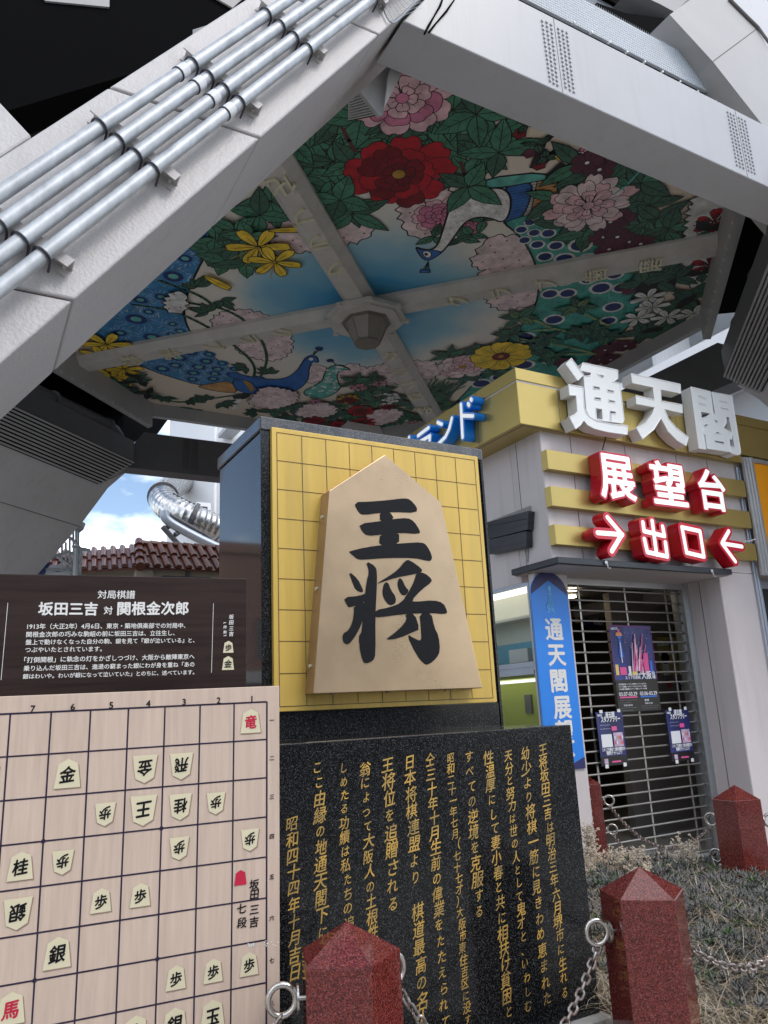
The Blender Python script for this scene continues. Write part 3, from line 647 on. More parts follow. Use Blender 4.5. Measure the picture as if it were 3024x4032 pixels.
flat(PX(m6, [(115, 622), (170, 622), (185, 650), (165, 675), (125, 660)], 1), 'white', .015); flat(PX(m6, [(130, 635), (158, 635), (155, 655), (132, 655)], 1), 'ink')
for q in (120, 135, 150, 165): brush([pz(m6(160, 695)), pz(m6(q, 760))], .014)
flat(PX(m6, [(105, 755), (172, 758), (170, 778), (98, 778)], 0), 'blue', .02)
# blue peacock fan, wing and body
fan = PX(m7, [(1090, 0), (1000, 100), (920, 220), (860, 340), (812, 450), (785, 560), (785, 650), (820, 740), (880, 820), (960, 900), (1060, 980), (1200, 1060), (1260, 1090), (1180, 1130), (900, 1140), (720, 1085), (560, 1035), (380, 950), (150, 830), (-300, 500), (300, -100), (800, -300)], 2)
flat(fan, 'fan', .035)
LAY[0] += ST
for i in range(520):
    x, y = R_.uniform(100, 1250), R_.uniform(-50, 1130); a, b_ = pz(m7(x, y)), pz(m7(x + R_.uniform(-45, 45), y + R_.uniform(-40, 10)))
    if inside(fan, *a) and inside(fan, *b_): brush([a, b_], .009, R_.choice(['halo', 'teal2', 'blue', 'grey']), False)
for x, y, r_ in [(790, 215, .17), (705, 345, .24), (945, 135, .15), (880, 90, .12), (615, 492, .16), (465, 515, .18), (435, 655, .28), (527, 602, .14), (700, 690, .12), (755, 742, .15), (690, 765, .12), (550, 785, .24), (380, 840, .15), (320, 755, .18), (745, 935, .24), (830, 895, .2), (720, 990, .2), (625, 1015, .22), (890, 1002, .22), (850, 1045, .2), (945, 960, .2), (1028, 1017, .18), (1005, 1050, .18), (995, 1088, .18), (845, 1092, .17), (1130, 1055, .16), (965, 910, .15), (1060, 975, .15), (1150, 1015, .14)]: eye(m7, (x, y), r_, ('fan', 'navy'), 'teal2')
flat(PX(m7, [(870, 1140), (1000, 1120), (1120, 1098), (1180, 1190), (1060, 1185), (950, 1165)], 1), 'wing', .025)
flat(PX(m7, [(1120, 1100), (1215, 1085), (1330, 1060), (1420, 1120), (1400, 1200), (1180, 1192)], 1), 'blue', .025)
flat(PX(m7, [(1205, 1090), (1240, 1085), (1300, 1170), (1265, 1180)], 0), 'gold')
flat(PX(m7, [(1130, 1200), (1270, 1185), (1260, 1220), (1200, 1240), (1140, 1235)], 1), 'ink')
for a, b_ in (((1130, 1230), (1090, 1310)), ((1170, 1235), (1140, 1305)), ((1190, 1235), (1160, 1300))): brush([pz(m7(*a)), pz(m7(*b_))], .05, 'white')
flat(PX(m8, [(0, 262), (120, 298), (250, 320), (370, 316), (440, 272), (480, 215), (500, 178), (540, 160), (578, 168), (592, 214), (545, 200), (522, 260), (526, 300), (500, 352), (440, 395), (330, 410), (200, 400), (150, 330), (0, 310)], 2), 'blue', .025)
flat(PX(m8, [(515, 185), (545, 172), (560, 190), (535, 200)], 1), 'white', .01); flat(PX(m8, [(560, 112), (585, 105), (622, 112), (610, 135), (578, 130)], 1), 'navy')
for q in (565, 580, 595): brush([pz(m8(552, 160)), pz(m8(q, 128))], .014)
gp = PX(m8, [(480, 400), (560, 360), (615, 330), (625, 280), (660, 235), (720, 222), (765, 238), (802, 258), (745, 254), (705, 282), (715, 340), (740, 378), (640, 445), (520, 440)], 2); flat(gp, 'teal2', .025)
for i in range(70):
    x, y = R_.uniform(520, 740), R_.uniform(250, 430); a = pz(m8(x, y))
    if inside(gp, *a): flat(disc(a, .035, 6), 'halo')
flat(PX(m8, [(690, 232), (745, 232), (760, 248), (700, 246)], 1), 'white', .01); flat(PX(m8, [(635, 195), (660, 183), (690, 190), (685, 205), (650, 208)], 1), 'navy'); brush([pz(m8(700, 222)), pz(m8(680, 205))], .02)
# branches and grasses
for P in ([(1290, 1070), (1300, 1010), (1260, 940), (1150, 850), (1050, 770), (900, 680), (700, 590), (400, 545)], [(1340, 1070), (1390, 960), (1370, 850), (1300, 740), (1220, 660), (1080, 580), (900, 550), (780, 530)], [(420, 1170), (700, 1270), (1000, 1230), (1200, 1200)], [(1000, 560), (900, 480), (600, 370)]): brush(smooth([pz(m7(*p)) for p in P], 2, False), .055, 'dgreen')
for p in ((880, 420), (1050, 520), (960, 600), (1230, 1000), (1400, 1050), (630, 1220), (820, 1240), (950, 1240), (1060, 1260), (730, 1300), (860, 1310), (1300, 1330)): sprig(m7, p, 5, .5, ('dgreen',), spread=3)
# clusters of leaves (top of the picture, behind the red peony)
for p in ((420, 60), (560, 130), (700, 100), (300, 190), (450, 260), (560, 330), (300, 330), (430, 450), (650, 520), (110, 480), (40, 570), (700, 30), (850, 60), (960, 40), (1080, 90), (1180, 40), (1250, 150), (1330, 90), (1450, 60), (1560, 60), (1300, 260), (1400, 300), (1480, 180), (1600, 160), (520, 220), (640, 230), (230, 90), (380, -40), (540, -60)): sprig(m5, p, 4, .85)
for p in ((850, -80), (700, -60), (1000, -120), (1150, -60), (1300, -120), (1450, -90), (900, -200), (1080, -250)): sprig(m5, p, 4, .95)
brush([pz(m5(*p)) for p in ((580, 0), (620, 80), (660, 150))], .05, 'brown'); brush([pz(m5(*p)) for p in ((1350, 220), (1375, 300), (1370, 400))], .05, 'brown'); brush([pz(m5(*p)) for p in ((960, 40), (940, 130))], .05, 'brown')
peony(zc, (380, 790), .95, ('pink', 'rose', 'pink'), 'rose')
peony(m5, (945, 300), 1.05, ('red', 'red', 'dred'), 'gold')
for p in ((1400, 380), (640, 560), (560, 470)): sprig(m5, p, 4, .9)
# top right: thorny branches, small blossoms
for P in ([(1450, 1350), (1530, 1150), (1600, 1090)], [(1580, 1420), (1680, 1330)]): brush([pz(zc(*p)) for p in P], .09)
for p, c in (((1420, 1240), 'plum'), ((1340, 1080), 'dred'), ((1500, 1340), 'dred')): flat(disc(pz(zc(*p)), .09, 5), c, .01); sprig(zc, (p[0] + 60, p[1] - 70), 3, .3, ('dgreen',))
flat(disc(pz(r4(30, 1222)), .1, 5), 'yellow', .01); peony(r4, (240, 1210), .25, ('rose', 'pink'), 'rose')
# right hand foliage with dark flowers and the pale peony
for p in ((1100, 230), (1180, 420), (1300, 480), (1420, 420), (1520, 300), (1640, 300), (1600, 130), (1480, 100), (1340, 40), (1560, 480), (1700, 420), (1760, 280), (1700, 120), (1820, 380), (1720, 560), (1860, 560), (1250, -20), (1900, 450), (1960, 560), (1850, 680), (1780, 740), (1900, 800), (2020, 660)): sprig(m6, p, 4, .8, ('dgreen', 'green', 'dgreen'))
for p in ((1400, 20), (1550, 380), (1470, 600), (1430, 510), (1530, 510), (1620, 545), (1480, 400), (1310, -30), (1900, 640), (1700, 560), (1640, 880)): 
    c = pz(m6(*p)); 
    for i in range(5): petal(c, i * 1.257 + p[0], .04, .34, .3, 'plum', .01)
    flat(disc(c, .03, 6), 'white')
peony(m6, (1320, 280), .98, ('pale', 'pale', 'pink'), 'pink', ((1.0, 11, .42), (.8, 10, .4), (.55, 8, .32), (.35, 6, .2)))
brush([pz(m6(*p)) for p in ((1500, 200), (1600, 130), (1700, 20))], .03, 'teal2')
# cream rose with red blossom at the far right edge, white lilies
hydrangea(r2r, [(520, 150), (900, 180), (760, 400), (700, 640), (600, 960), (470, 920), (430, 800), (420, 560), (450, 420), (470, 260)], 'halo')
for p in ((690, 360), (640, 740)): peony(r2r, p, .45, ('red', 'dred'), 'dred', ((1, 6, .6), (.6, 5, .4))); sprig(r2r, (p[0] - 60, p[1] + 80), 3, .6, ('ink', 'dgreen'))
for p in ((350, 860), (200, 900), (60, 900), (300, 1180), (180, 1250), (450, 1050), (400, 1280), (520, 1120), (60, 1330), (250, 1340), (520, 1000)): sprig(r2r, p, 4, .8, ('dgreen', 'ink', 'dgreen'))
for p in ((110, 1030), (150, 1110), (510, 1170), (280, 1200), (20, 1210)):
    c = pz(r2r(*p)); 
    for i in range(6): petal(c, i * 1.047 + p[0], .03, .48, .22, 'halo', .014)
    flat(disc(c, .04, 6), 'stem')
# lower right: stems, leaves, yellow and pale flowers
for P in ([(820, 1250), (950, 1270), (1180, 1310), (1410, 1370)], [(900, 1100), (1050, 1170), (1230, 1210)], [(920, 1190), (1090, 1180)], [(1300, 1070), (1480, 1160)], [(1400, 1260), (1480, 1310)], [(1000, 1360), (1400, 1360)]): brush([pz(m6(*p)) for p in P], .05, 'stem')
for p in ((820, 1095), (760, 1215), (1000, 1255), (1245, 1020), (1250, 1200), (1350, 1190), (930, 1335), (640, 1490), (420, 1530), (520, 1330), (310, 1370), (1060, 1385), (1450, 1230)): sprig(m6, p, 6, .60, ('green', 'dgreen', 'lgreen') if p[1] < 1120 else ('dgreen', 'green', 'dgreen'))
for p in ((1440, 1330), (1530, 1300), (1400, 1400), (1150, 1420), (1590, 1300), (1480, 1400)):
    c = pz(m6(*p)); 
    for i in range(5): petal(c, i * 1.257, .04, .36, .32, 'plum', .01)
    flat(disc(c, .03, 6), 'white')
peony(m6, (410, 1450), .85, ('pale', 'pale', 'pink'), 'gold')
c = pz(m6(685, 1375))
for i in range(8): petal(c, i * .785 + .2, .15, .95, .7, 'yellow', .018)
flat(smooth(disc(c, .17, 9), 1), 'dred', .015); flat(disc(c, .06, 8), 'gold')
# bottom: grasses, hydrangeas, dahlias
for i in range(26):
    x = R_.uniform(1280, 1480); a = (x - 60, R_.uniform(440, 520)); brush(smooth([pz(m8(*a)), pz(m8(x - 10, 390)), pz(m8(x + R_.uniform(20, 90), R_.uniform(300, 360)))], 2, False), .03, 'dgreen')
for p in ((300, 520), (420, 500), (380, 570), (520, 560), (640, 560), (720, 540), (800, 560), (760, 460), (850, 430), (960, 450), (880, 380), (1000, 380), (1100, 440), (1180, 470), (1120, 560), (1000, 600), (700, 610), (560, 620), (880, 620), (1350, 420), (1450, 480), (640, 500), (1200, 560), (900, 520), (1060, 520), (820, 320), (930, 310)): sprig(m8, p, 5, .62, ('dgreen', 'green'))
hydrangea(m8, [(160, 420), (220, 365), (300, 360), (380, 375), (450, 400), (440, 460), (380, 480), (300, 500), (200, 490), (130, 460)])
hydrangea(m8, [(450, 510), (520, 470), (620, 460), (700, 490), (700, 530), (630, 555), (520, 560), (440, 540)])
hydrangea(m8, [(900, 540), (980, 505), (1080, 500), (1140, 530), (1090, 580), (980, 610), (920, 590)])
for p, r_, cs in (((785, 440), .42, ('gold', 'dred')), ((860, 515), .5, ('red', 'dred')), ((880, 590), .5, ('red', 'dred')), ((710, 605), .45, ('dred', 'red')), ((565, 578), .45, ('dred', 'red')), ((850, 360), .3, ('rose', 'pink')), ((985, 335), .25, ('rose', 'pink')), ((570, 455), .25, ('rose', 'pink')), ((1040, 490), .25, ('red', 'dred')), ((1225, 595), .3, ('pink', 'rose'))): peony(m8, p, r_, cs, 'dred', ((1, 9, .45), (.6, 7, .35)))
for i in range(26): flat(disc(pz(m8(R_.uniform(1010, 1110), R_.uniform(400, 470))), .06, 8), 'halo', .01)
# yellow lilies
for p in ((1050, 60), (1000, 150), (1120, 120), (1200, 180), (1080, 210), (1230, 230), (1150, -20), (1250, 30)): sprig(m7, p, 4, .75)
for p, r_ in (((1320, 110), .62), ((1440, 220), .55), ((220, 820), .62), ((180, 900), .5), ((260, 1060), .7), ((350, 1000), .5)):
    c = pz(m7(*p)); a0 = R_.uniform(0, 1)
    for i in range(6): petal(c, a0 + i * 1.047, .05, r_ * 1.15, r_ * .48, 'yellow', .018)
    for i in range(5): a = a0 + i * .5; brush([c, (c[0] + math.cos(a) * r_ * .8, c[1] + math.sin(a) * r_ * .8)], .012, 'gold')
petal(pz(m7(1390, -10)), -.5, .02, .8, .2, 'yellow', .02); petal(pz(m7(920, 315)), .4, .02, .85, .26, 'yellow', .02)
for p in ((430, 1060), (470, 1090), (350, 1130), (420, 1170), (520, 1180), (300, 1100)): sprig(m7, p, 4, .5, ('ink', 'dgreen'))
hydrangea(m7, [(700, 440), (780, 440), (800, 500), (790, 570), (720, 590), (650, 560), (650, 500)], 'halo')
mural = mu.build('ceiling_mural', PM, tower)
# ------------------------------------------------------------------ ribs with raised letters, ceiling lamp
S2 = math.sqrt(.5)
def rib(dx, dy, text, spots):
    u = V3((dx, dy, 0)); w = V3((-dy, dx, 0)); c = V3((CX, CY, 0)); mb = MB(); r0, r1_ = .2, 5.33
    prof = [(-.25, 7.995), (-.25, 7.93), (-.13, 7.80), (.13, 7.80), (.25, 7.93), (.25, 7.995)]
    P0 = [c + u * r0 + w * a + V3((0, 0, z)) for a, z in prof]; mb.prism(P0, u * (r1_ - r0)); o = mb.build('ceiling_rib', rib_m, tower)
    F = Frame(c + V3((0, 0, 7.80)), (-u).cross(V3((0, 0, -1))), -u, (0, 0, -1))
    for ch, p in zip(text, spots):
        q = onZ(p, 7.8); s = (q - c).dot(u); vs, fs = swell(ch, .008); lm = MB(); h = .37
        shell(lm, [((x - .5) * h, (y - .38) * h - s) for x, y in vs], fs, F, .035, .002, back=False); lm.build('raised_letter', brass, o)
rib(S2, -S2, 'クラブ歯磨', [DD(985, 640), DD(1078, 620), DD(1178, 600), DD(1285, 577), DD(1405, 555)])
rib(-S2, -S2, 'クラブ化粧', [DD(733, 577), DD(692, 520), DD(652, 465), DD(608, 400), DD(560, 340)])
rib(-S2, S2, 'クラブ洗粉', [DD(605, 708), DD(535, 726), DD(455, 740), DD(362, 757), DD(277, 772)])
rib(S2, S2, 'クラブ白粉', [DD(840, 768), DD(863, 803), DD(882, 830), DD(905, 853), DD(920, 883)])
def octo(r_, z, a=PI / 8): return [V3((CX + r_ * math.cos(a + k * PI / 4), CY + r_ * math.sin(a + k * PI / 4), z)) for k in range(8)]
mb = MB()
def loft(mb, A, B, m=0): mb.add(A + B, [(i, (i + 1) % 8, 8 + (i + 1) % 8, 8 + i) for i in range(8)], m)
mb.prism(octo(.66, 7.79), (0, 0, -.06)); mb.prism(octo(.57, 7.73), (0, 0, -.04)); boss = mb.build('ceiling_boss', rib_m, tower)
mb = MB()
for k in range(8): p = octo(.66, 7.76)[k]; mb.tube([p, p + V3((0, 0, -.05))], .05, 8)
mb.build('boss_stud', rib_m, boss, smooth=True)
lamp = thing('ceiling_lamp', 'faceted bronze lantern under the boss where the ceiling ribs cross', 'lamp', (CX, CY, 7.69))
mb = MB(); mb.prism(octo(.40, 7.69), (0, 0, -.03)); mb.build('rim', lampm, lamp)
mb = MB(); loft(mb, octo(.35, 7.66), octo(.205, 7.33)); mb.build('lamp_shade', lampg, lamp)
mb = MB(); mb.prism(octo(.215, 7.34), (0, 0, -.03)); mb.build('base', lampm, lamp)
mb = MB()
for a, b in zip(octo(.353, 7.66), octo(.208, 7.33)): mb.tube([a, b], .008, 5)
mb.build('frame', lampm, lamp)
print('LAYERS', LAY)
# ================================================================== shogi king monument
MY = 3.4
def my(p, y=MY): return onY(rm(*p), y)
mon = thing('shogi_monument', 'tall dark granite monument with a giant bronze shogi king piece on a yellow board', 'monument', (1.93, 4.0, 0))
X0, X1, ZT = 1.252, 2.606, 3.048
mb = MB(); mb.box(X0 + .006, X1 - .006, MY + .004, 4.085, .2, ZT - .075); mb.build('pillar', sideg, mon, bevel=.006)
mb = MB(); mb.box(X0 - .004, X1 + .004, MY - .012, 4.10, ZT - .072, ZT); mb.build('cap', blackg_old, mon, bevel=.006)
# front frame slabs left, right and below the panel
yx0, yx1, yz0, yz1 = 1.302, 2.562, 1.612, 2.990
mb = MB(); mb.box(X0, yx0 - .004, MY - .006, MY + .003, 1.487, ZT - .075); mb.box(yx1 + .03, X1, MY - .010, MY + .003, 1.487, ZT - .075); mb.box(yx0, yx1 + .026, MY - .004, MY + .003, 1.487, yz0 - .004)
mb.build('facing_slab', blackg, mon)
mb = MB(); mb.box(yx0, yx1, MY - .028, MY, yz0, yz1); pan = mb.build('board_panel', yellow, mon, bevel=.003)
gx0, gx1, gz0, gz1 = 1.328, 2.536, 1.635, 2.964; mb = MB(); yy = MY - .0295
for i in range(10):
    x = gx0 + (gx1 - gx0) * i / 9; z = gz0 + (gz1 - gz0) * i / 9
    mb.quad([(x - .0016, yy, gz0), (x + .0016, yy, gz0), (x + .0016, yy, gz1), (x - .0016, yy, gz1)]); mb.quad([(gx0, yy - .0003, z - .0016), (gx1, yy - .0003, z - .0016), (gx1, yy - .0003, z + .0016), (gx0, yy - .0003, z + .0016)])
mb.build('board_line', gridline, pan)
KY = 3.276
kp = [(1.454, 1.685), (2.402, 1.685), (2.222, 2.659), (1.889, 2.887), (1.563, 2.659)]
mb = MB(); mb.prism([(x, KY, z) for x, z in kp], (0, .118, 0)); mb.m = [1] * len(mb.f); mb.m[0] = 0
kom = mb.build('king_piece', [koma_m, koma_side], mon, bevel=.004)
def KF(u, v, t): return V3((u, KY - t, v))
OU = [[(820, 522), (900, 520), (1000, 512), (1095, 500), (1125, 508), (1163, 550), (1160, 580), (1050, 575), (960, 580), (870, 592), (845, 575)],
      [(963, 572), (1012, 572), (1042, 618), (963, 632)], [(848, 640), (960, 626), (1040, 613), (1110, 608), (1145, 625), (1180, 680), (1175, 695), (1070, 688), (960, 700), (895, 705), (865, 680)],
      [(963, 690), (1065, 680), (1065, 755), (958, 762)], [(792, 790), (880, 768), (1000, 752), (1100, 745), (1185, 740), (1215, 755), (1245, 815), (1240, 840), (1225, 842), (1150, 825), (1000, 825), (870, 835), (840, 832), (800, 797)]]
SHO = [[(885, 842), (935, 870), (945, 905), (943, 1000), (935, 1150), (937, 1350), (925, 1385), (885, 1402), (868, 1385), (848, 1300), (862, 1240), (876, 1080), (890, 950), (905, 900)],
       [(792, 898), (840, 940), (865, 990), (870, 1015), (830, 1000), (810, 950)], [(763, 1040), (850, 1032), (890, 1015), (890, 1060), (800, 1097), (785, 1085)],
       [(820, 1088), (885, 1060), (872, 1150), (850, 1210), (820, 1262), (790, 1297), (765, 1290), (757, 1240), (790, 1220), (812, 1180), (822, 1120)], [(850, 1235), (885, 1225), (880, 1300), (848, 1300)],
       [(943, 965), (1010, 925), (1060, 890), (1100, 840), (1120, 835), (1190, 885), (1188, 905), (1120, 920), (1050, 932), (960, 962)],
       [(1162, 903), (1205, 908), (1240, 938), (1243, 957), (1185, 1000), (1130, 1060), (1160, 1064), (1250, 1055), (1305, 1070), (1327, 1115), (1322, 1132), (1240, 1125), (1100, 1130), (950, 1150), (936, 1142), (936, 1110), (1010, 1095), (1080, 1070), (1125, 1000), (1150, 950)],
       [(985, 960), (1005, 958), (1020, 1000), (1048, 1040), (1045, 1075), (1015, 1085), (985, 1050), (975, 1010)], [(1065, 935), (1080, 940), (1100, 985), (1120, 1005), (1095, 1035), (1070, 1012), (1057, 970)],
       [(1100, 1130), (1150, 1128), (1176, 1215), (1150, 1225), (1060, 1265), (990, 1272), (1040, 1235), (1080, 1200), (1110, 1160)],
       [(1178, 1125), (1240, 1122), (1255, 1200), (1280, 1250), (1288, 1330), (1270, 1370), (1225, 1408), (1200, 1400), (1160, 1350), (1108, 1240), (1150, 1265), (1190, 1280), (1186, 1200)]]
def soft(P): return smooth(P, 1)
for nm, G in (('king_character', OU), ('general_character', SHO)):
    polys = [soft([(lambda q: (q.x, q.z))(onY(rm(*p), KY)) for p in P]) for P in G]; vs, fs = union(polys)
    mb = MB(); shell(mb, vs, fs, KF, .004, .0002); mb.build(nm, ink, kom)
mb = MB()
for p in ((656, 604), (613, 993), (567, 1415)):
    q = onY(rm(*p), MY - .07); a = V3((1.454 + (q.z - 1.685) * .1119 - .003, MY - .07, q.z)); mb.cyl(a + V3((.01, 0, 0)), a + V3((-.006, 0, 0)), .009, 10)
mb.build('screw', brass, kom, smooth=True)
mb = MB()
for x in (1.56, 1.86, 2.2): mb.box(x, x + .02, 3.31, 3.33, 1.678, 1.686)
mb.build('drain_tab', koma_side, kom)
# ================================================================== inscription stone in front of it
SY = 3.0
st = thing('inscription_stone', 'low polished black granite slab engraved with columns of gold handwriting', 'stone', (1.5, 3.2, .22))
mb = MB(); mb.box(.25, 2.722, SY, 3.39, .22, 1.486); mb.build('slab', blackg, st, bevel=.005)
mb = MB(); mb.box(.2, 2.745, 2.94, 3.45, .0, .219); mb.build('plinth', grey_stone, st, bevel=.006)
SF = Frame((0, SY, 0), (1, 0, 0), (0, 0, 1), (0, -1, 0))
COLS = [('王将坂田三吉は明治三年六月堺市に生れる', (1450, 195), (1562, 1412)), ('幼少より将棋一筋に見きわめ恵まれた', (1362, 215), (1470, 1445)), ('天分と努力は世の人として鬼才と、いわしむ', (1275, 225), (1380, 1480)),
        ('性温厚にして妻小春と共に相扶け貧困と', (1180, 232), (1280, 1510)), ('すべての逆境を克服する', (1082, 228), (1133, 1005)), ('昭和二十一年七月（七十七才）大阪市東住吉区に没す', (985, 235), (1075, 1550)),
        ('仝三十年十月生前の偉業をたたえられて', (888, 245), (960, 1560)), ('日本将棋連盟より　棋道最高の名人', (782, 255), (850, 1550)), ('王将位を追贈される', (672, 268), (702, 965)),
        ('翁によつて大阪人の土根性を', (556, 290), (600, 1190)), ('しめたる功績は私たちの追慕', (447, 285), (478, 1140)), ('ここ由縁の地通天閣下に', (322, 280), (345, 1110)), ('昭和四十四年十月吉日', (192, 565), (207, 1312))]
mb = MB(); rr = random.Random(5)
KANA = set('はれるよりにきわめまたとしてすべのをらつえここ、いむ')
for txt, a, b in COLS:
    pa, pb = SF.uv(z7(*a)), SF.uv(z7(*b)); n = len(txt); pit = (pa[1] - pb[1]) / (n - 1)
    for i, ch in enumerate(txt):
        f = i / (n - 1); h = min(.074, pit * 1.02) * (.80 if ch in KANA else 1.0) * rr.uniform(.93, 1.07)
        c = (pa[0] + (pb[0] - pa[0]) * f + rr.uniform(-.004, .004), pa[1] - pit * i + rr.uniform(-.002, .002))
        if ch != '　': put(mb, SF, ch, c, h, .0008, bold=.011 if ch not in KANA else .009, lean=.14, rise=.13, ang=rr.uniform(-.03, .05), wide=rr.uniform(.84, .98))
mb.build('lettering', gold_leaf, st)
# ================================================================== shogi game board and its title sign
E1, E2, EN = V3((0.9957332601535345, -0.09202410484413419, 0.006843884251607143)), V3((-0.0028746518942517505, -0.03253851194284682, 0.9994663484165097)), V3((-0.09175230622540846, -0.9952215593073476, -0.032664215844702596))
BO = V3((1.0516706349112612, 2.7993063739549395, 1.6489449171168014))
BF = Frame(BO, E1, E2, EN); CW, CH = .124, .1357
bd = thing('game_board', 'pale wood grain board printed with a shogi game position and black grid', 'notice board', (.5, 2.9, 0))
def slabF(mb, F, u0, u1, v0, v1, t0, t1, m=0):
    mb.hexa([F(u0, v0, t0), F(u1, v0, t0), F(u1, v0, t1), F(u0, v0, t1), F(u0, v1, t0), F(u1, v1, t0), F(u1, v1, t1), F(u0, v1, t1)], m)
mb = MB(); slabF(mb, BF, -1.17, .0485, -1.275, .057, -.014, 0); mb.build('panel', board_wood, bd, bevel=.002)
mb = MB()
for i in range(10):
    w = .0026 if i not in (0, 9) else .0030
    slabF(mb, BF, -i * CW - w, -i * CW + w, -9 * CH, 0, .0002, .0008); slabF(mb, BF, -9 * CW, 0, -i * CH - w, -i * CH + w, .0003, .0010)
for i in (3, 6):
    for j in (3, 6): mb.add([BF(u, v, .0014) for u, v in disc((-i * CW, -j * CH), .0072, 16)], [tuple(range(16))])
mb.build('grid_line', mat('printed_line', (.02, .012, .035), .4), bd)
PIECES = [(1, 1, '竜', 0, 1), (4, 2, '金', 1, 0), (3, 2, '飛', 1, 0), (6, 2, '金', 0, 0), (5, 3, '歩', 1, 0), (4, 3, '王', 1, 0), (3, 3, '桂', 1, 0), (2, 3, '歩', 1, 0), (6, 4, '歩', 1, 0), (3, 4, '歩', 1, 0), (1, 4, '歩', 1, 0),
          (7, 4, '桂', 0, 0), (7, 5, '銀', 1, 0), (5, 5, '歩', 0, 0), (4, 5, '歩', 0, 0), (6, 6, '銀', 0, 0), (3, 7, '歩', 0, 0), (2, 7, '歩', 0, 0), (1, 7, '歩', 0, 0), (7, 7, '馬', 0, 1), (4, 8, '金', 0, 0), (3, 8, '銀', 0, 0), (2, 8, '玉', 0, 0), (8, 2, '銀', 1, 0), (8, 6, '歩', 0, 0)]
def koma(c, s, turn): 
    P = [(-.5, -.56), (.5, -.56), (.37, .36), (.0, .56), (-.37, .36)]; k = -1 if turn else 1
    return [(c[0] + x * s * k, c[1] + y * s * k) for x, y in P]
mp_, ms, mk, mr = MB(), MB(), MB(), MB()
for cl, rw, ch, tn, rd in PIECES:
    c = (-(cl - .5) * CW, -(rw - .5) * CH + (.002 if not tn else -.004)); s = {'歩': .066, '王': .088, '玉': .084, '金': .083, '銀': .083, '飛': .080, '竜': .077, '馬': .082, '桂': .077}[ch]
    mp_ = MB(); P = koma(c, s, tn); mp_.add([BF(u, v, .0022) for u, v in P], [tuple(range(5))])
    mp_.add([BF(u + .0035, v - .004, .0014) for u, v in P], [tuple(range(5))], 1)
    put(mp_, BF, ch, (c[0], c[1] + (-.004 if not tn else .004)), s * .66, .003, 3 if rd else 2, turn=bool(tn), bold=.026, lean=.08, rise=.08, wide=.92)
    o = mp_.build('printed_piece', [piece_m, piece_sh, ink, redp], bd)
    if rd: o['label'] = 'printed piece with a red character'
for i, d in enumerate('1234567'): put(mk, BF, d, (-(i + .5) * CW + .012, .014), .031, .002, bold=.02)
for i, d in enumerate('一二三四五六七八'): put(mk, BF, d, (.019, -(i + .5) * CH), .019, .002, bold=.02, lean=.1)
for ch, p in zip('坂田三吉', ((1390, 665), (1392, 718), (1392, 800), (1390, 868))): put(mk, BF, ch, BF.uv(z6(*p)), .036, .002, bold=.018, lean=.08)
for ch, p in zip('七段', ((1322, 795), (1325, 872))): put(mk, BF, ch, BF.uv(z6(*p)), .036, .002, bold=.018, lean=.08)
mk.build('lettering', ink, bd)
c = BF.uv(z6(1315, 627)); mr.add([BF(u, v, .0022) for u, v in koma(c, .044, 0)], [tuple(range(5))]); mr.build('red_lettering', redp, bd)
mb = MB()
for i in range(26):
    c = BF.uv(z6(rr.uniform(1440, 1528), 985 + rr.uniform(-16, 16))) if i < 12 else BF.uv(z6(rr.uniform(1360, 1395), 995 + rr.uniform(-10, 10)))
    mb.add([BF(c[0] + x * rr.uniform(.5, 2), c[1] + y * rr.uniform(.4, 1), .0012) for x, y in disc((0, 0), .0028, 6)], [tuple(range(6))])
mb.build('scuff', whitep, bd)
for u in (-1.0, -.15): mb = MB(); slabF(mb, BF, u, u + .05, -1.66, -.02, -.05, -.0145); mb.build('leg', dark_steel, bd)
TF = Frame(BO - EN * .055, E1, E2, EN)
sg = thing('title_sign', 'dark brown sign with white Japanese text standing behind the top of the pale board', 'sign', (.5, 2.95, 1.6))
tv = TF.uv(z5(1340, 108)); tl = TF.uv(z5(0, 82)); tb = TF.uv(z5(1335, 740))
mb = MB(); slabF(mb, TF, -1.17, tv[0], -.05, tv[1], -.012, 0); mb.build('panel', brown_sign, sg, bevel=.0015)
mb = MB()
def tline(s, p0, p1, b=.010, hh=1.0):
    a, e = TF.uv(z5(*p0)), TF.uv(z5(*p1)); w = e[0] - a[0]; vs, fs = glyph(s); xs = [q[0] for q in vs]; em = w / (max(xs) - min(xs)); line(mb, TF, s, a, w, em * hh, .0008, bold=b, up=(0, (e[1] - a[1]) / w))
tline('対局棋譜', (527, 207), (730, 209), .012)
tline('坂田三吉', (205, 292), (525, 295), .03); tline('対', (561, 293), (608, 294), .015); tline('関根金次郎', (636, 295), (1020, 295), .03)
for s, a, b in (('1913年（大正2年）4月6日、東京・築地倶楽部での対局中、', (145, 372), (1006, 372)), ('関根金次郎の巧みな駒組の前に坂田三吉は、立往生し、', (140, 416), (948, 412)), ('盤上で動けなくなった自分の駒、銀を見て『銀が泣いている』と、', (137, 457), (1056, 452)), ('つぶやいたとされています。', (135, 499), (552, 496)),
                ('「打倒関根」に執念の灯をかざしつづけ、大阪から敵陣東京へ', (130, 555), (1056, 541)), ('乗り込んだ坂田三吉は、進退の窮まった銀にわが身を重ね「あの', (127, 600), (1056, 583)), ('銀はわいや。わいが銀になって泣いていた」とのちに、述べています。', (123, 643), (1056, 625))): tline(s, a, b, .016)
for ch, p in zip('坂田三吉', ((1256, 315), (1256, 345), (1256, 378), (1256, 408))): put(mb, TF, ch, TF.uv(z5(*p)), .019, .0008, bold=.02, lean=.1)
for ch, p in zip('持駒', ((1222, 370), (1222, 398))): put(mb, TF, ch, TF.uv(z5(*p)), .013, .0008, bold=.02, lean=.1)
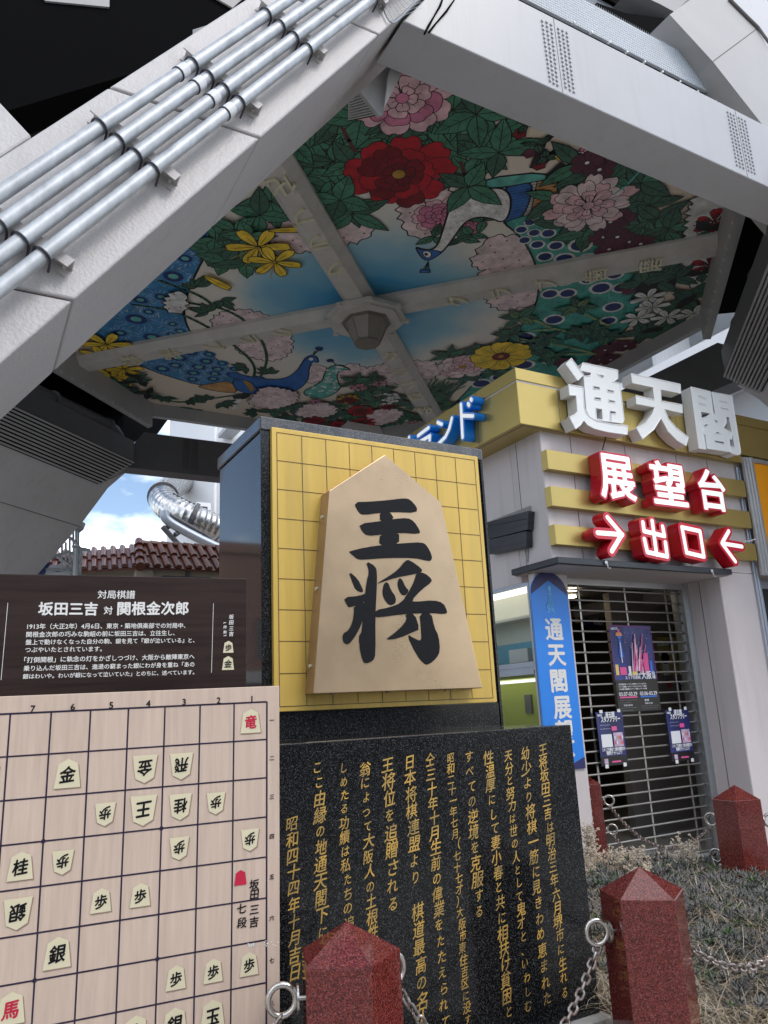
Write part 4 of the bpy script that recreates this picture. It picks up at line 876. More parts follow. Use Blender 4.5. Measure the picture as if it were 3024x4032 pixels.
for y0, y1 in ((345, 352), (412, 419)):
    for x0, x1 in ((1214, 1217), (1217, 1228)) if y0 < 400 else ((1226, 1229), (1214, 1226)):
        P = [TF(*TF.uv(z5(*q)), .0008) for q in ((x0, y0 if x1 - x0 < 5 else (345 if y0 < 400 else 416)), (x1, y0 if x1 - x0 < 5 else (345 if y0 < 400 else 416)), (x1, y1 if x1 - x0 < 5 else (348 if y0 < 400 else 419)), (x0, y1 if x1 - x0 < 5 else (348 if y0 < 400 else 419)))]; mb.quad(P)
for x0, y0, x1, y1 in ((1158, 240, 1150, 618), (39, 230, 5, 650)):
    a, b = TF.uv(z5(x0, y0)), TF.uv(z5(x1, y1)); mb.quad([TF(a[0] - .0008, a[1], .0008), TF(a[0] + .0008, a[1], .0008), TF(b[0] + .0008, b[1], .0008), TF(b[0] - .0008, b[1], .0008)])
mb.build('lettering', whitep, sg)
mp_, mk = MB(), MB()
for ch, p, s in (('歩', (1241, 478), .040), ('金', (1240, 566), .046)):
    c = TF.uv(z5(*p)); mp_.add([TF(u, v, .0010) for u, v in koma(c, s, 0)], [tuple(range(5))]); put(mk, TF, ch, (c[0], c[1] - .003), s * .66, .0016, bold=.022, lean=.08)
mp_.build('printed_piece', piece_m, sg); mk.build('piece_lettering', ink, sg)
mb = MB()
for u in (-1.0, -.2): slabF(mb, TF, u, u + .05, -1.0, .42, -.03, -.0125)
mb.build('back_batten', dark_steel, sg)

# ================================================================== bollards, eye bolts, chains
def ringpts(c, R, a, b, n=20): return [c + (a * math.cos(2 * PI * k / n) + b * math.sin(2 * PI * k / n)) * R for k in range(n)]
def bollard(loc, a0, eyes, label, ztop=.92, R=.178):
    t = thing('granite_bollard', label, 'bollard', loc, 'red granite bollards round the planter')
    x, y, zb = loc; ze = ztop - .098
    P = lambda z, r=R: [V3((x + r * math.cos(math.radians(a0 + 72 * k)), y + r * math.sin(math.radians(a0 + 72 * k)), z)) for k in range(5)]
    mb = MB(); lo, hi = P(zb, R * 1.02), P(ze); mb.add(lo + hi + [V3((x, y, ztop))], [(4, 3, 2, 1, 0)] + [(i, (i + 1) % 5, 5 + (i + 1) % 5, 5 + i) for i in range(5)] + [(5 + i, 5 + (i + 1) % 5, 10) for i in range(5)])
    mb.build('shaft', redg, t, bevel=.003)
    for face, z in eyes:      # face: direction the eye bolt sticks out, degrees
        d = V3((math.cos(math.radians(face)), math.sin(math.radians(face)), 0)); ap = R * math.cos(math.radians(36)) - .005
        c = V3((x, y, z)) + d * ap; mb = MB(); mb.cyl(c, c + d * .035, .008, 10); mb.tube([c + d * .024, c + d * .030], .042, 20)
        e = mb.build('eye_bolt', stainless, t, smooth=True)
        mb = MB(); cc = c + d * .078; mb.tube(ringpts(cc, .045, d, V3((0, 0, 1))), .0105, 10, closed=True); mb.build('ring', stainless, e, smooth=True)
    return t
def eyepos(loc, face, z, R=.178):
    d = V3((math.cos(math.radians(face)), math.sin(math.radians(face)), 0)); return V3((loc[0], loc[1], z)) + d * (R * math.cos(math.radians(36)) + .073) + V3((0, 0, -.045))
B1, B2, B3, B4, B5, B6, B7 = (1.233, 2.546, 0), (2.579, 2.516, 0), (5.339, 4.134, 0), (5.468, 5.926, .05), (3.96, 2.48, 0), (-.12, 2.56, 0), (5.30, 2.45, 0)
FA = 124 - 36
bollard(B1, 124, ((160, .705), (16, .725)), 'red granite bollard in front of the gold inscription, beside the pale game board')
bollard(B2, 122, ((160, .690), (14, .66)), 'red granite bollard at the corner of the black slab, standing before the dry plants')
bollard(B3, 142, ((106, .66), (-40, .66), (-40, .42), (106, .40)), 'red granite bollard at the foot of the building pillar, pale sky gleaming on its cap')
bollard(B4, 142, ((-40, .66), (-40, .40)), 'red granite bollard below the blue banner, half hidden by the black slab')
bollard(B5, 122, ((160, .66), (14, .66)), 'red granite bollard next along the planter kerb towards the street corner')
def chain(name, a, b, sag, label, lk=.043, wr=.0058):
    # a hanging curve sampled by arc length
    n = 200; pts = [a.lerp(b, i / n) + V3((0, 0, -sag * 4 * (i / n) * (1 - i / n))) for i in range(n + 1)]
    acc = [0]
    for p, q in zip(pts, pts[1:]): acc.append(acc[-1] + (q - p).length)
    T = acc[-1]; step = lk * .70; k = max(2, round(T / step)); mb = MB(); j = 0
    for i in range(k):
        s = T * (i + .5) / k
        while j < n - 1 and acc[j + 1] < s: j += 1
        p = pts[j].lerp(pts[j + 1], (s - acc[j]) / (acc[j + 1] - acc[j])); t = (pts[j + 1] - pts[j]).normalized()
        side = t.cross(V3((0, 0, 1))).normalized(); up = side.cross(t); ang = (PI / 4 if i % 2 else -PI / 4) + rr.uniform(-.25, .25); w = side * math.cos(ang) + up * math.sin(ang)
        hl, hw = lk / 2 - wr, lk * .31; P = []
        for q in range(7): f = -PI / 2 + PI * q / 6; P.append(p + t * (hl - hw * .6 + hw * .75 * math.cos(f)) + w * hw * math.sin(f))
        for q in range(7): f = PI / 2 + PI * q / 6; P.append(p - t * (hl - hw * .6 - hw * .75 * math.cos(f)) + w * hw * math.sin(f)) if False else P.append(p + t * (-(hl - hw * .6) + hw * .75 * math.cos(f)) + w * hw * math.sin(f))
        mb.tube(P, wr, 7, closed=True)
    o = mb.build(name, rust, smooth=True); return tag(o, label, 'chain', 'chains between the bollards')
chain('hanging_chain', eyepos(B1, 16, .725), eyepos(B2, 160, .690), .36, 'rusty steel chain hanging between the two bollards before the black slab')
chain('hanging_chain', eyepos(B2, 14, .66), eyepos(B5, 160, .66), .20, 'rusty steel chain drooping over the dry plants in front of the planter')
chain('hanging_chain', eyepos(B4, -40, .66), eyepos(B3, 106, .66), .26, 'grey steel chain hanging before the closed shutter')
chain('hanging_chain', eyepos(B4, -40, .40), eyepos(B3, 106, .40), .26, 'lower steel chain half buried in dry weeds before the shutter')
chain('hanging_chain', eyepos(B3, -40, .66), V3((6.1, 2.7, .55)), .3, 'steel chain leaving the bollard by the building pillar')
chain('hanging_chain', eyepos(B1, 160, .705), V3((-.05, 2.5, .66)), .32, 'steel chain hanging in front of the pale game board')
# ================================================================== planter
g = MB(); N = 26
def gz(x, y): return 0.165 - .07 * max(0, min(1, (y - 4.3) / .7)) + .06 * max(0, min(1, (x - 2.8) / 1.2)) * max(0, min(1, (y - 2.6) / .8)) + .05 * math.sin(x * 2.1 + 1) * math.cos(y * 1.7) + .02 * math.sin(x * 7 + y * 5)
vs = [(-.2 + 5.7 * i / N, 2.5 + 3.4 * j / N, gz(-.2 + 5.7 * i / N, 2.5 + 3.4 * j / N)) for j in range(N + 1) for i in range(N + 1)]
g.add(vs, [(j * (N + 1) + i, j * (N + 1) + i + 1, (j + 1) * (N + 1) + i + 1, (j + 1) * (N + 1) + i) for j in range(N) for i in range(N)])
tag(g.build('planting_bed', soil, smooth=True), kind='structure')
g = MB(); g.box(-.4, 5.62, 5.80, 6.02, 0, .16); g.box(5.40, 5.62, 2.3, 5.79, 0, .15); g.box(-.4, 5.62, 2.28, 2.49, 0, .10)
tag(g.build('kerb', grey_stone, bevel=.01), kind='structure')
g = MB()
for i in range(22): x, y = rr.uniform(3.6, 5.2), rr.uniform(5.3, 5.75); g.tube([(x - .06, y, .17), (x, y, .24), (x + .07, y, .19)], [.05, .075, .04], 7)
# ------------------------------------------------------------------ plants
rg = random.Random(11)
def blade(mb, p, d, L_, w, bend, n=3, m=0):
    side = V3((-d.y, d.x, 0)); side = side.normalized() if side.length > 1e-4 else V3((1, 0, 0)); P = []; a = V3(p); dirn = V3(d)
    for i in range(n + 1):
        f = i / n; P += [a + side * w * (1 - f * .8) / 2, a - side * w * (1 - f * .8) / 2]; a = a + dirn * (L_ / n); dirn = (dirn + V3((rg.uniform(-.25, .25), rg.uniform(-.25, .25), -bend / n))).normalized()
    mb.add(P, [(2 * i, 2 * i + 1, 2 * i + 3, 2 * i + 2) for i in range(n)], m)
dry = MB()
def free(x, y): return not (x < 2.76 and y > 2.9 and y < 4.1 and x > .2) and all((x - b[0]) ** 2 + (y - b[1]) ** 2 > .035 for b in (B1, B2, B3, B4))
n = 0
while n < 36000:
    x, y = rg.uniform(2.66, 5.4), rg.uniform(2.5, 5.8)
    k = .9 if (y > 4.6 or x < 3.5 or y < 2.85) else .5
    if not free(x, y) or rg.random() > k: continue
    n += 1; a = rg.uniform(0, 6.28); z = gz(x, y); e = rg.uniform(.05, .9)
    blade(dry, (x, y, z + rg.uniform(-.02, .13) * (1 if y < 4.4 else .45)), V3((math.cos(a), math.sin(a), e)).normalized(), rg.uniform(.08, .24) * (1 if y < 4.4 else .6), rg.uniform(.0025, .0055), rg.uniform(.2, 1.5), 4, rg.choice((0, 0, 1)))
tag(dry.build('dry_grass', [straw, straw2]), 'tangle of dry straw coloured grass covering the planting bed', 'grass', kind='stuff')
sed = MB(); n = 0
while n < 4300:
    x, y = rg.uniform(2.85, 5.4), rg.uniform(2.55, 5.0)
    if not free(x, y) or rg.random() > min(1, max(0, (x - 2.7) * .9)) or (y > 4.6 and rg.random() < .7): continue
    n += 1; z = gz(x, y) + rg.uniform(.05, .15) + .03 * math.sin(x * 9) * math.cos(y * 8); s = rg.uniform(.026, .048); m = 1 if rg.random() < .12 else 0
    tilt = V3((rg.uniform(-.5, .5), rg.uniform(-.5, .5), 1)).normalized(); u = tilt.cross(V3((1, .2, 0))).normalized(); v = tilt.cross(u); a0 = rg.uniform(0, 6.28); c = V3((x, y, z))
    for lay, (nl, el, ls) in enumerate(((6, .35, 1.0), (4, .95, .75))):
        for i in range(nl):
            a = a0 + lay * .5 + 2 * PI * i / nl; d = (u * math.cos(a) + v * math.sin(a)); sd_ = d.cross(tilt); tip = c + d * s * ls + tilt * s * el; mid = c + d * s * ls * .55 + tilt * s * el * .35
            w = sd_ * s * .15; sed.add([c - w * .5, mid - w, tip, mid + w, c + w * .5], [(0, 1, 2), (0, 2, 4), (4, 2, 3)], m)
tag(sed.build('ground_cover', [sedum, sedum2]), 'low grey green rosettes of stonecrop ground cover', 'ground cover', kind='stuff')
def weed(p, H_, label, heads=14, lean=(0, 0), spread=.1, name='dry_weed'):
    mb = MB(); p = V3(p); 
    for s in range(rg.randint(5, 8)):
        d = V3((lean[0] + rg.uniform(-spread, spread), lean[1] + rg.uniform(-spread, spread), 1)) * H_ * rg.uniform(.6, 1); P = [p, p + d * .4 + V3((rg.uniform(-.02, .02), rg.uniform(-.02, .02), 0)), p + d]; mb.tube(P, [.006, .005, .003], 5)
        for h in range(heads):
            f = rg.uniform(.45, 1.0); q = p + d * f; e = q + V3((rg.uniform(-.05, .05), rg.uniform(-.05, .05), rg.uniform(.0, .05))); mb.tube([q, e], [.0026, .002], 4)
            for k in range(4): r0 = e + V3((rg.uniform(-.012, .012), rg.uniform(-.012, .012), rg.uniform(-.01, .012))); mb.tube([r0, r0 + V3((.002, 0, .006))], [.0075, .005], 5)
    return tag(mb.build(name, straw2, smooth=False), label, 'weed', 'dry weeds with seed heads')
weed((4.72, 5.15, 0.14), .56, 'tall dry weed with seed heads in front of the middle of the shutter', 16, (.02, -.1))
weed((4.42, 5.05, 0.14), .36, 'bent dry weed leaning against the bollard under the blue banner', 12, (-.5, .25))
weed((4.55, 4.9, 0.13), .30, 'pale spindly dry weed just behind the corner bollard cap', 5, (0, 0), .35)
weed((5.0, 4.75, 0.14), .30, 'bushy dry weed with brown seed heads between the shutter and the stonecrop', 14, (0, 0), .4)
weed((5.15, 4.5, 0.17), .36, 'bushy dry weed at the foot of the bollard by the pillar', 14, (.1, .2), .4)
weed((4.75, 4.6, 0.13), .22, 'low dry weed in the middle of the planting bed', 14, (0, 0), .5)
for k, (x, y, lab) in enumerate(((4.25, 4.7, 'low dry weed just left of the corner bollard cap'), (4.9, 4.95, 'bushy dry weed below the lowest shutter bars'), (5.22, 4.75, 'thin dry weed crossing the lower eye bolt by the pillar'), (4.6, 4.4, 'dry weed rising from the stonecrop edge'), (4.85, 5.3, 'twiggy dry weed in front of the shutter under the chain'), (4.3, 5.3, 'twiggy dry weed close to the bollard under the blue banner'), (5.05, 5.05, 'dense brown seeded weed under the lowest part of the chain'), (4.05, 4.9, 'dry weed beside the right edge of the black slab'), (4.95, 4.45, 'brown dry weed where the stonecrop begins'))): weed((x, y, .12), .27, lab, 14, (0, 0), .45)
mb = MB()
for i in range(60):
    a = rg.uniform(0, 6.28); c = V3((4.45 + rg.uniform(-.1, .1), 5.35 + rg.uniform(-.08, .08), .2)); blade(mb, c, V3((math.cos(a), math.sin(a), 1.0)).normalized(), rg.uniform(.05, .11), .016, .9, 3)
tag(mb.build('green_weed', sedum2), 'small fresh green weed beside the pale kerb stones', 'weed')
# ================================================================== corner building with the observatory exit
bl = thing('corner_building', 'mauve panelled entrance building with gold fascia bands and a closed roller shutter', 'building', (6.2, 7.5, 0))
WY, WX, GY, GX = 5.285, 4.78, 5.2, 4.48
mb = MB(); mb.box(WX, 7.76, WY, 5.75, 2.868, 4.2); mb.box(WX, 5.2, 5.565, 5.66, 0, 2.80); mb.box(5.12, 5.2, 5.661, 5.98, 0, 2.80); mb.box(7.09, 7.76, WY, 5.95, 0, 2.867); mb.box(WX, 5.3, 5.751, 9.2, 2.72, 4.2); mb.box(4.80, 5.2, 7.3, 9.2, 0, 2.719)
mb.build('wall', wall_m, bl, bevel=.012)
mb = MB()
for p in (rb(957, 960), rb(1012, 1440)): pass
for x in [onY(p, WY).x for p in (rb(957, 960), rb(1545, 1010), rc(675, 1020), rc(990, 1060))] + [onY(rb(1050, 1760), WY).x] * 0: mb.box(x - .004, x + .004, WY - .002, WY + .004, 2.87, 4.13)
for y in (onX(rb(385, 1240), WX).y, onX(rb(30, 1200), WX).y + .4): mb.box(WX - .002, WX + .004, y - .004, y + .004, 2.72, 4.13)
mb.box(7.085, 7.092, 5.55, 5.556, 0, 2.8)
mb.build('panel_joint', joint, bl)
mb = MB(); mb.box(GX, 7.69, GY, 9.0, 4.136, 4.566); mb.box(GX, 7.69, GY, 9.0, 4.586, 4.712); fa = mb.build('fascia', goldm, bl, bevel=.006)
mb = MB(); mb.box(GX + .008, 7.68, GY + .008, 8.99, 4.565, 4.587); mb.build('fascia_groove', rib_m, fa)
mb = MB()
for x in (4.985, 5.82, 6.66): mb.box(x - .0025, x + .0025, GY - .0015, GY + .002, 4.14, 4.566)
for y in (5.845, 6.7): mb.box(GX - .0015, GX + .002, y - .003, y + .003, 4.14, 4.71)
mb.box(GX + .05, 7.6, GY + .03, GY + .036, 4.133, 4.137); mb.box(GX + .05, GX + .056, GY + .03, 8.9, 4.133, 4.137)
mb.build('fascia_joint', joint, fa)
mb = MB(); mb.box(7.715, 13, 5.21, 5.6, 4.24, 4.606); mb.box(7.715, 13, 5.21, 5.6, 4.618, 4.738); mb.box(7.72, 13, 5.22, 5.6, 4.6, 4.62); mb.build('side_fascia', goldm, bl, bevel=.006)
mb = MB(); mb.box(7.70, 13, 5.45, 9, 2.75, 4.24); mb.box(7.4, 13, 5.62, 9.2, 0.0, .05); mb.build('side_wall', wall_side, bl)
for z0, z1 in ((3.725, 3.918), (3.365, 3.557), (2.999, 3.188)):
    mb = MB(); mb.box(4.768, 7.66, GY, WY - .001, z0, z1); mb.build('gold_band', goldm, bl, bevel=.003)
mb = MB(); mb.box(4.70, 7.10, 5.13, 5.80, 2.806, 2.866); mb.build('canopy', canopy_m, bl, bevel=.006)
mb = MB(); mb.box(4.74, 7.09, 5.17, 5.80, 2.80, 2.805); mb.build('canopy_soffit', soffit_m, bl)
for p in (r2r, rf(548, 70), Zm(2700, 1500, 324, 512)(160, 1195)):
    if callable(p): continue
    a = onY(p, 5.125); mb = MB(); mb.tube([a + V3((0, .02, .03)), a + V3((0, -.02, .0)), a + V3((0, -.025, -.03)), a + V3((.015, -.03, -.045)), a + V3((.025, -.03, -.03))], .005, 6); mb.cyl(a + V3((0, .0, .02)), a + V3((0, -.012, .02)), .018, 12); mb.build('hook', alu, bl, smooth=True)
# shutter
mb = MB(); z = .06
while z < 2.80:
    mb.tube([(5.2, 5.8, z), (7.13, 5.8, z)], .0095, 8); z += .1055
sh_ = mb.build('shutter_slat', slatm, bl, smooth=True)
mb = MB()
for x in (5.565, 6.22, 6.837): mb.box(x - .011, x + .011, 5.815, 5.825, .02, 2.80)
mb.build('shutter_link', slatm, sh_)
mb = MB(); mb.box(7.075, 7.09, 5.70, 5.94, 0, 2.80); mb.box(7.09 - .06, 7.075, 5.74, 5.78, 0, 2.80); mb.box(7.09 - .06, 7.075, 5.83, 5.87, 0, 2.80); mb.box(5.2, 7.09, 5.75, 5.88, 2.74, 2.80); mb.box(5.2, 7.09, 5.77, 5.83, .0, .045); mb.build('shutter_guide', alu, bl)
# room behind it
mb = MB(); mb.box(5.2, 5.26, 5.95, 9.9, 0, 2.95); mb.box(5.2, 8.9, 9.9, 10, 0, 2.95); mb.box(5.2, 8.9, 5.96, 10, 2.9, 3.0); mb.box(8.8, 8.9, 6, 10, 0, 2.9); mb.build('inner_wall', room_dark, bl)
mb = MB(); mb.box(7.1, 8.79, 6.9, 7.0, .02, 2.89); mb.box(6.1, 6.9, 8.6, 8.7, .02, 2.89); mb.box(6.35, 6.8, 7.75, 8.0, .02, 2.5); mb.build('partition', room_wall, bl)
mb = MB(); mb.box(5.2, 8.9, 5.8, 10, .013, .03); mb.build('inner_floor', paving, bl)
mb = MB(); mb.box(5.6, 6.05, 8.7, 8.72, .03, 2.1); mb.box(5.28, 5.3, 6.6, 7.4, .03, 2.1); mb.build('lift_door', dark_steel, bl)
for q in (onZ(rf(150, 362), 2.885), onZ(rf(133, 443), 2.885), V3((6.2, 7.6, 2.885))):  # last spot is an unseen lamp added to brighten the room
    q = q; mb = MB(); mb.prism([q + V3((a, b_, 0)) for a, b_ in disc((0, 0), .075, 16)], (0, 0, -.01)); mb.build('downlight', MAT.get('lit_downlight') or mat('lit_downlight', (1, .86, .6), .5, emit=14), bl)
# window on the side wall
mb = MB(); mb.box(4.762, 4.80, 5.575, 5.60, .9, 2.72); mb.box(4.77, 4.80, 5.60, 5.64, .9, 2.72); mb.box(4.764, 4.80, 5.64, 5.665, .9, 2.72); mb.box(4.762, 4.80, 5.665, 7.3, 2.69, 2.72); mb.box(4.762, 4.80, 5.665, 7.3, 1.93, 1.975); mb.box(4.772, 4.80, 5.665, 7.3, 1.90, 1.93); mb.box(4.756, 4.80, 5.665, 7.3, 1.86, 1.90); mb.box(4.77, 4.80, 6.45, 6.50, .9, 2.69); mb.box(4.762, 4.80, 5.575, 7.3, .86, .9); mb.build('window_frame', alu_blue, bl)
mb = MB(); mb.quad([(4.787, 5.665, .9), (4.787, 5.665, 2.69), (4.787, 7.3, 2.69), (4.787, 7.3, .9)]); mb.build('window_pane', glassm, bl)
mb = MB(); mb.box(5.07, 5.10, 5.67, 7.3, 2.20, 2.71); mb.box(4.85, 5.07, 5.67, 7.3, 2.40, 2.425); mb.build('window_room', cream, bl)
mb = MB(); mb.box(5.07, 5.10, 5.67, 7.3, 1.9, 2.199); mb.build('tiled_wall', tile_blue, bl)
mb = MB(); mb.box(5.07, 5.10, 5.67, 7.3, .3, 1.899); mb.box(4.83, 5.07, 5.67, 7.3, 1.83, 1.86); mb.build('green_wall', olive, bl)
mb = MB(); mb.box(4.84, 5.05, 5.75, 7.2, 2.68, 2.70); mb.build('added_light_panel', mat('added_panel_glow', (1, .97, .9), .5, emit=0.9), bl)  # unseen glowing panel added to light the window room
mb = MB(); mb.box(4.84, 5.05, 5.75, 7.2, 1.80, 1.82); mb.build('added_light_panel', MAT['added_panel_glow'], bl)  # second added panel, lights the room behind the lower pane
mb = MB(); mb.box(4.98, 5.07, 6.0, 6.3, 1.99, 2.13); mb.build('hand_dryer', whitep, bl, bevel=.01)
mb = MB(); mb.box(5.05, 5.07, 6.1, 6.2, 1.50, 1.68); mb.build('switch_plate', dark_steel, bl)
mb = MB()
def hx(*p): return onX(rW(*p), 4.70)
for P in (((78, 238), (445, 136), (440, 205), (90, 268)), ((82, 268), (440, 205), (436, 300), (90, 385)), ((90, 388), (425, 310), (428, 450), (100, 515))): mb.prism([hx(*p) for p in P], (.075, 0, 0))
mb.build('window_hood', canopy_m, bl, bevel=.004)
mb = MB(); mb.prism([onX(rW(*p), 4.772) for p in ((75, 238), (462, 90), (480, 285), (445, 305), (440, 580), (420, 580), (430, 140))], (.007, 0, 0)); mb.build('torn_edge', grey_stone, bl)
mb = MB(); mb.tube([onY(rb(1350, 865), 5.17), onY(rb(1325, 950), 5.22), onY(rb(1306, 1025), 5.16)], .006, 6); mb.build('cable', ink, bl)
mb = MB(); mb.tube([onY(rc(1380, 1905), 5.19), onY(rc(1440, 1900), 5.15), onY(rc(1495, 1880), 5.12)], .006, 6); mb.build('cable', whitep, bl)
mb = MB()
for x in (7.655, 7.70): mb.cyl((x, 5.262, 0.05), (x, 5.262, 4.1), .012, 8)
mb.build('conduit', alu_blue, bl, smooth=True)
# ------------------------------------------------------------------ channel letters
def YF(y): return lambda u, v, t: V3((u, y - t, v))
def pY(fn, P, y): return [(lambda q: (q.x, q.z))(onY(fn(*p), y)) for p in P]
def clear_letter(name, label, fn, adds, holes, y=5.06, back=5.19):
    t = thing('sign_letter', label, 'sign letter', (0, 0, 0), 'white block letters on the gold fascia')
    A_ = [pY(fn, P, y) for P in adds]; Hh = [pY(fn, P, y) for P in holes]
    vs, fs = union(A_, Hh); xs = [a for a, b_ in vs]; zs = [b_ for a, b_ in vs]; t.location = ((min(xs) + max(xs)) / 2, back, min(zs))
    mb = MB(); shell(mb, vs, fs, YF(y), 0, -(back - y), 0)
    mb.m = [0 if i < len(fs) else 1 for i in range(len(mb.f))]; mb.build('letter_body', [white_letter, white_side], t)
    # raised trim along the edges
    e = {}
    for f in fs:
        for i in range(len(f)):
            a, b_ = f[i], f[(i + 1) % len(f)]
            if (b_, a) in e: del e[(b_, a)]
            else: e[(a, b_)] = 1
    mb = MB()
    for a, b_ in e:
        p, q = vs[a], vs[b_]; mb.tube([(p[0], y - .002, p[1]), (q[0], y - .002, q[1])], .0055, 5)
    mb.build('trim', white_rim, t)
clear_letter('a', 'white block letter 通, first of the three on the gold fascia', rb,
  [[(965, 32), (1098, 212), (1033, 272), (905, 95)],
   [(935, 315), (1092, 345), (1105, 560), (1125, 620), (1165, 668), (1240, 712), (1400, 745), (1577, 765), (1572, 862), (1350, 830), (1210, 795), (1140, 755), (1098, 705), (1065, 755), (1010, 800), (945, 672), (1010, 640), (1032, 610), (1018, 435), (945, 432)],
   [(1090, 80), (1470, 160), (1470, 250), (1415, 288), (1490, 303), (1512, 480), (1538, 700), (1520, 738), (1400, 722), (1230, 700), (1160, 660), (1130, 600), (1100, 225), (1170, 222), (1183, 190), (1060, 160)]],
  [[(1245, 200), (1335, 222), (1300, 243)], [(1203, 332), (1275, 345), (1278, 370), (1207, 362)], [(1355, 368), (1427, 383), (1430, 404), (1358, 395)], [(1215, 450), (1285, 462), (1288, 488), (1218, 478)], [(1370, 480), (1440, 495), (1443, 514), (1372, 508)], [(1228, 570), (1300, 585), (1308, 706), (1240, 690)], [(1385, 600), (1450, 612), (1452, 635), (1402, 632), (1402, 705), (1387, 702)]])
clear_letter('b', 'white block letter 天, middle one on the gold fascia', rc,
  [[(220, 185), (722, 295), (728, 388), (520, 345), (527, 468), (740, 505), (745, 590), (560, 548), (600, 650), (680, 740), (805, 838), (783, 925), (690, 870), (600, 780), (525, 640), (450, 760), (335, 855), (275, 745), (370, 690), (440, 600), (460, 530), (275, 495), (268, 410), (458, 455), (445, 325), (232, 280)]], [])
clear_letter('c', 'white block letter 閣, last one on the gold fascia by the orange sign', rc,
  [[(830, 322), (1030, 370), (1058, 580), (1070, 600), (930, 572), (985, 962), (915, 950)], [(1046, 376), (1250, 413), (1340, 985), (1335, 1010), (1310, 1020), (1245, 1000), (1238, 935), (1285, 942), (1225, 632), (1085, 605)],
   [(1045, 588), (1190, 622), (1195, 690), (1165, 740), (1252, 795), (1247, 862), (1222, 848), (1243, 990), (1000, 952), (982, 812), (960, 800), (962, 735), (942, 700), (935, 640), (990, 630)]],
  [[(905, 410), (985, 430), (986, 442), (906, 421)], [(914, 484), (988, 502), (990, 514), (916, 497)], [(1128, 460), (1203, 477), (1204, 489), (1129, 472)], [(1138, 530), (1214, 547), (1215, 560), (1140, 543)], [(1055, 652), (1117, 672), (1092, 690)], [(1068, 797), (1105, 778), (1148, 806)], [(1072, 866), (1172, 886), (1174, 910), (1078, 890)], [(962, 712), (1022, 690), (985, 735)]])
def lit_letter(label, polys_in, polys_out, y, back, group, face_m, rim_m, side_m, F, loc, name='sign_letter', cat='sign letter', pre=None):
    t = thing(name, label, cat, loc, group)
    vs, fs = pre[1] if pre else union(polys_out); mb = MB(); shell(mb, vs, fs, F, 0, -(back - y), 0); mb.m = [0 if i < len(fs) else 1 for i in range(len(mb.f))]; mb.build('letter_body', [rim_m, side_m], t)
    vs, fs = pre[0] if pre else union(polys_in); mb = MB(); shell(mb, vs, fs, F, .004, .0002); mb.build('letter_face', face_m, t)
def glyph_letter(ch, label, box, y=5.05, back=5.195, r0=.022, r1=.062):
    (x0, z0), (x1, z1) = box; vs, fs = swell(ch, r0); xs = [a for a, b_ in vs]; zs = [b_ for a, b_ in vs]
    sx, sz = (x1 - x0) / (max(xs) - min(xs)), (z1 - z0) / (max(zs) - min(zs)); mp = lambda q: (x0 + (q[0] - min(xs)) * sx, z0 + (q[1] - min(zs)) * sz)
    v2, f2 = swell(ch, r1)
    lit_letter(label, None, None, y, back, 'red rimmed lit sign letters', lit_white, red_rim, red_m, YF(y), ((x0 + x1) / 2, back, z0), pre=(([mp(q) for q in vs], fs), ([mp(q) for q in v2], f2)))
def bx(fa, pa, fb, pb, y): a, b_ = onY(fa(*pa), y), onY(fb(*pb), y); return ((a.x, b_.z), (b_.x, a.z))
glyph_letter('展', 'red sided lit letter 展 above the exit, first of its row', bx(rb, (1238, 1050), rc, (285, 1500), 5.05))
glyph_letter('望', 'red sided lit letter 望 above the exit, middle of its row', bx(rc, (395, 1060), rc, (815, 1560), 5.05))
glyph_letter('台', 'red sided lit letter 台 above the exit, last of its row', bx(rc, (880, 1145), rc, (1222, 1610), 5.05))
def stroke_letter(label, fn, strokes, w_in, w_out, y=5.05, back=5.195, name='sign_letter', cat='sign letter'):
    S_ = [pY(fn, s, y) for s in strokes]; pin = [q for s in S_ for q in fat(s, w_in)]; po = [q for s in S_ for q in fat(s, w_out)]
    xs = [a for s in S_ for a, b_ in s]; zs = [b_ for s in S_ for a, b_ in s]
    lit_letter(label, pin, po, y, back, 'red rimmed lit sign letters', lit_white, red_rim, red_m, YF(y), ((min(xs) + max(xs)) / 2, back, min(zs)), name, cat)
stroke_letter('red sided lit letter 出 in the lowest row over the shutter', rc, [[(435, 1695), (480, 2040)], [(340, 1710), (352, 1800), (560, 1850), (542, 1752)], [(355, 1880), (385, 2015), (590, 2060), (570, 1915)]], .044, .098)
stroke_letter('red sided lit letter 口 in the lowest row, between 出 and an arrow', rc, [[(740, 1760), (925, 1800), (965, 2062), (788, 2020), (740, 1760)]], .044, .105)
stroke_letter('red sided lit arrow pointing to the letter 出', rb, [[(1250, 1930), (1520, 1950)], [(1358, 1762), (1515, 1948), (1405, 2130)]], .046, .108, name='sign_arrow', cat='sign arrow')
stroke_letter('red sided lit arrow by the letter 口, pointing back at it', rc, [[(1355, 1958), (1150, 1925)], [(1220, 1800), (1150, 1925), (1288, 2110)]], .044, .104, name='sign_arrow', cat='sign arrow')
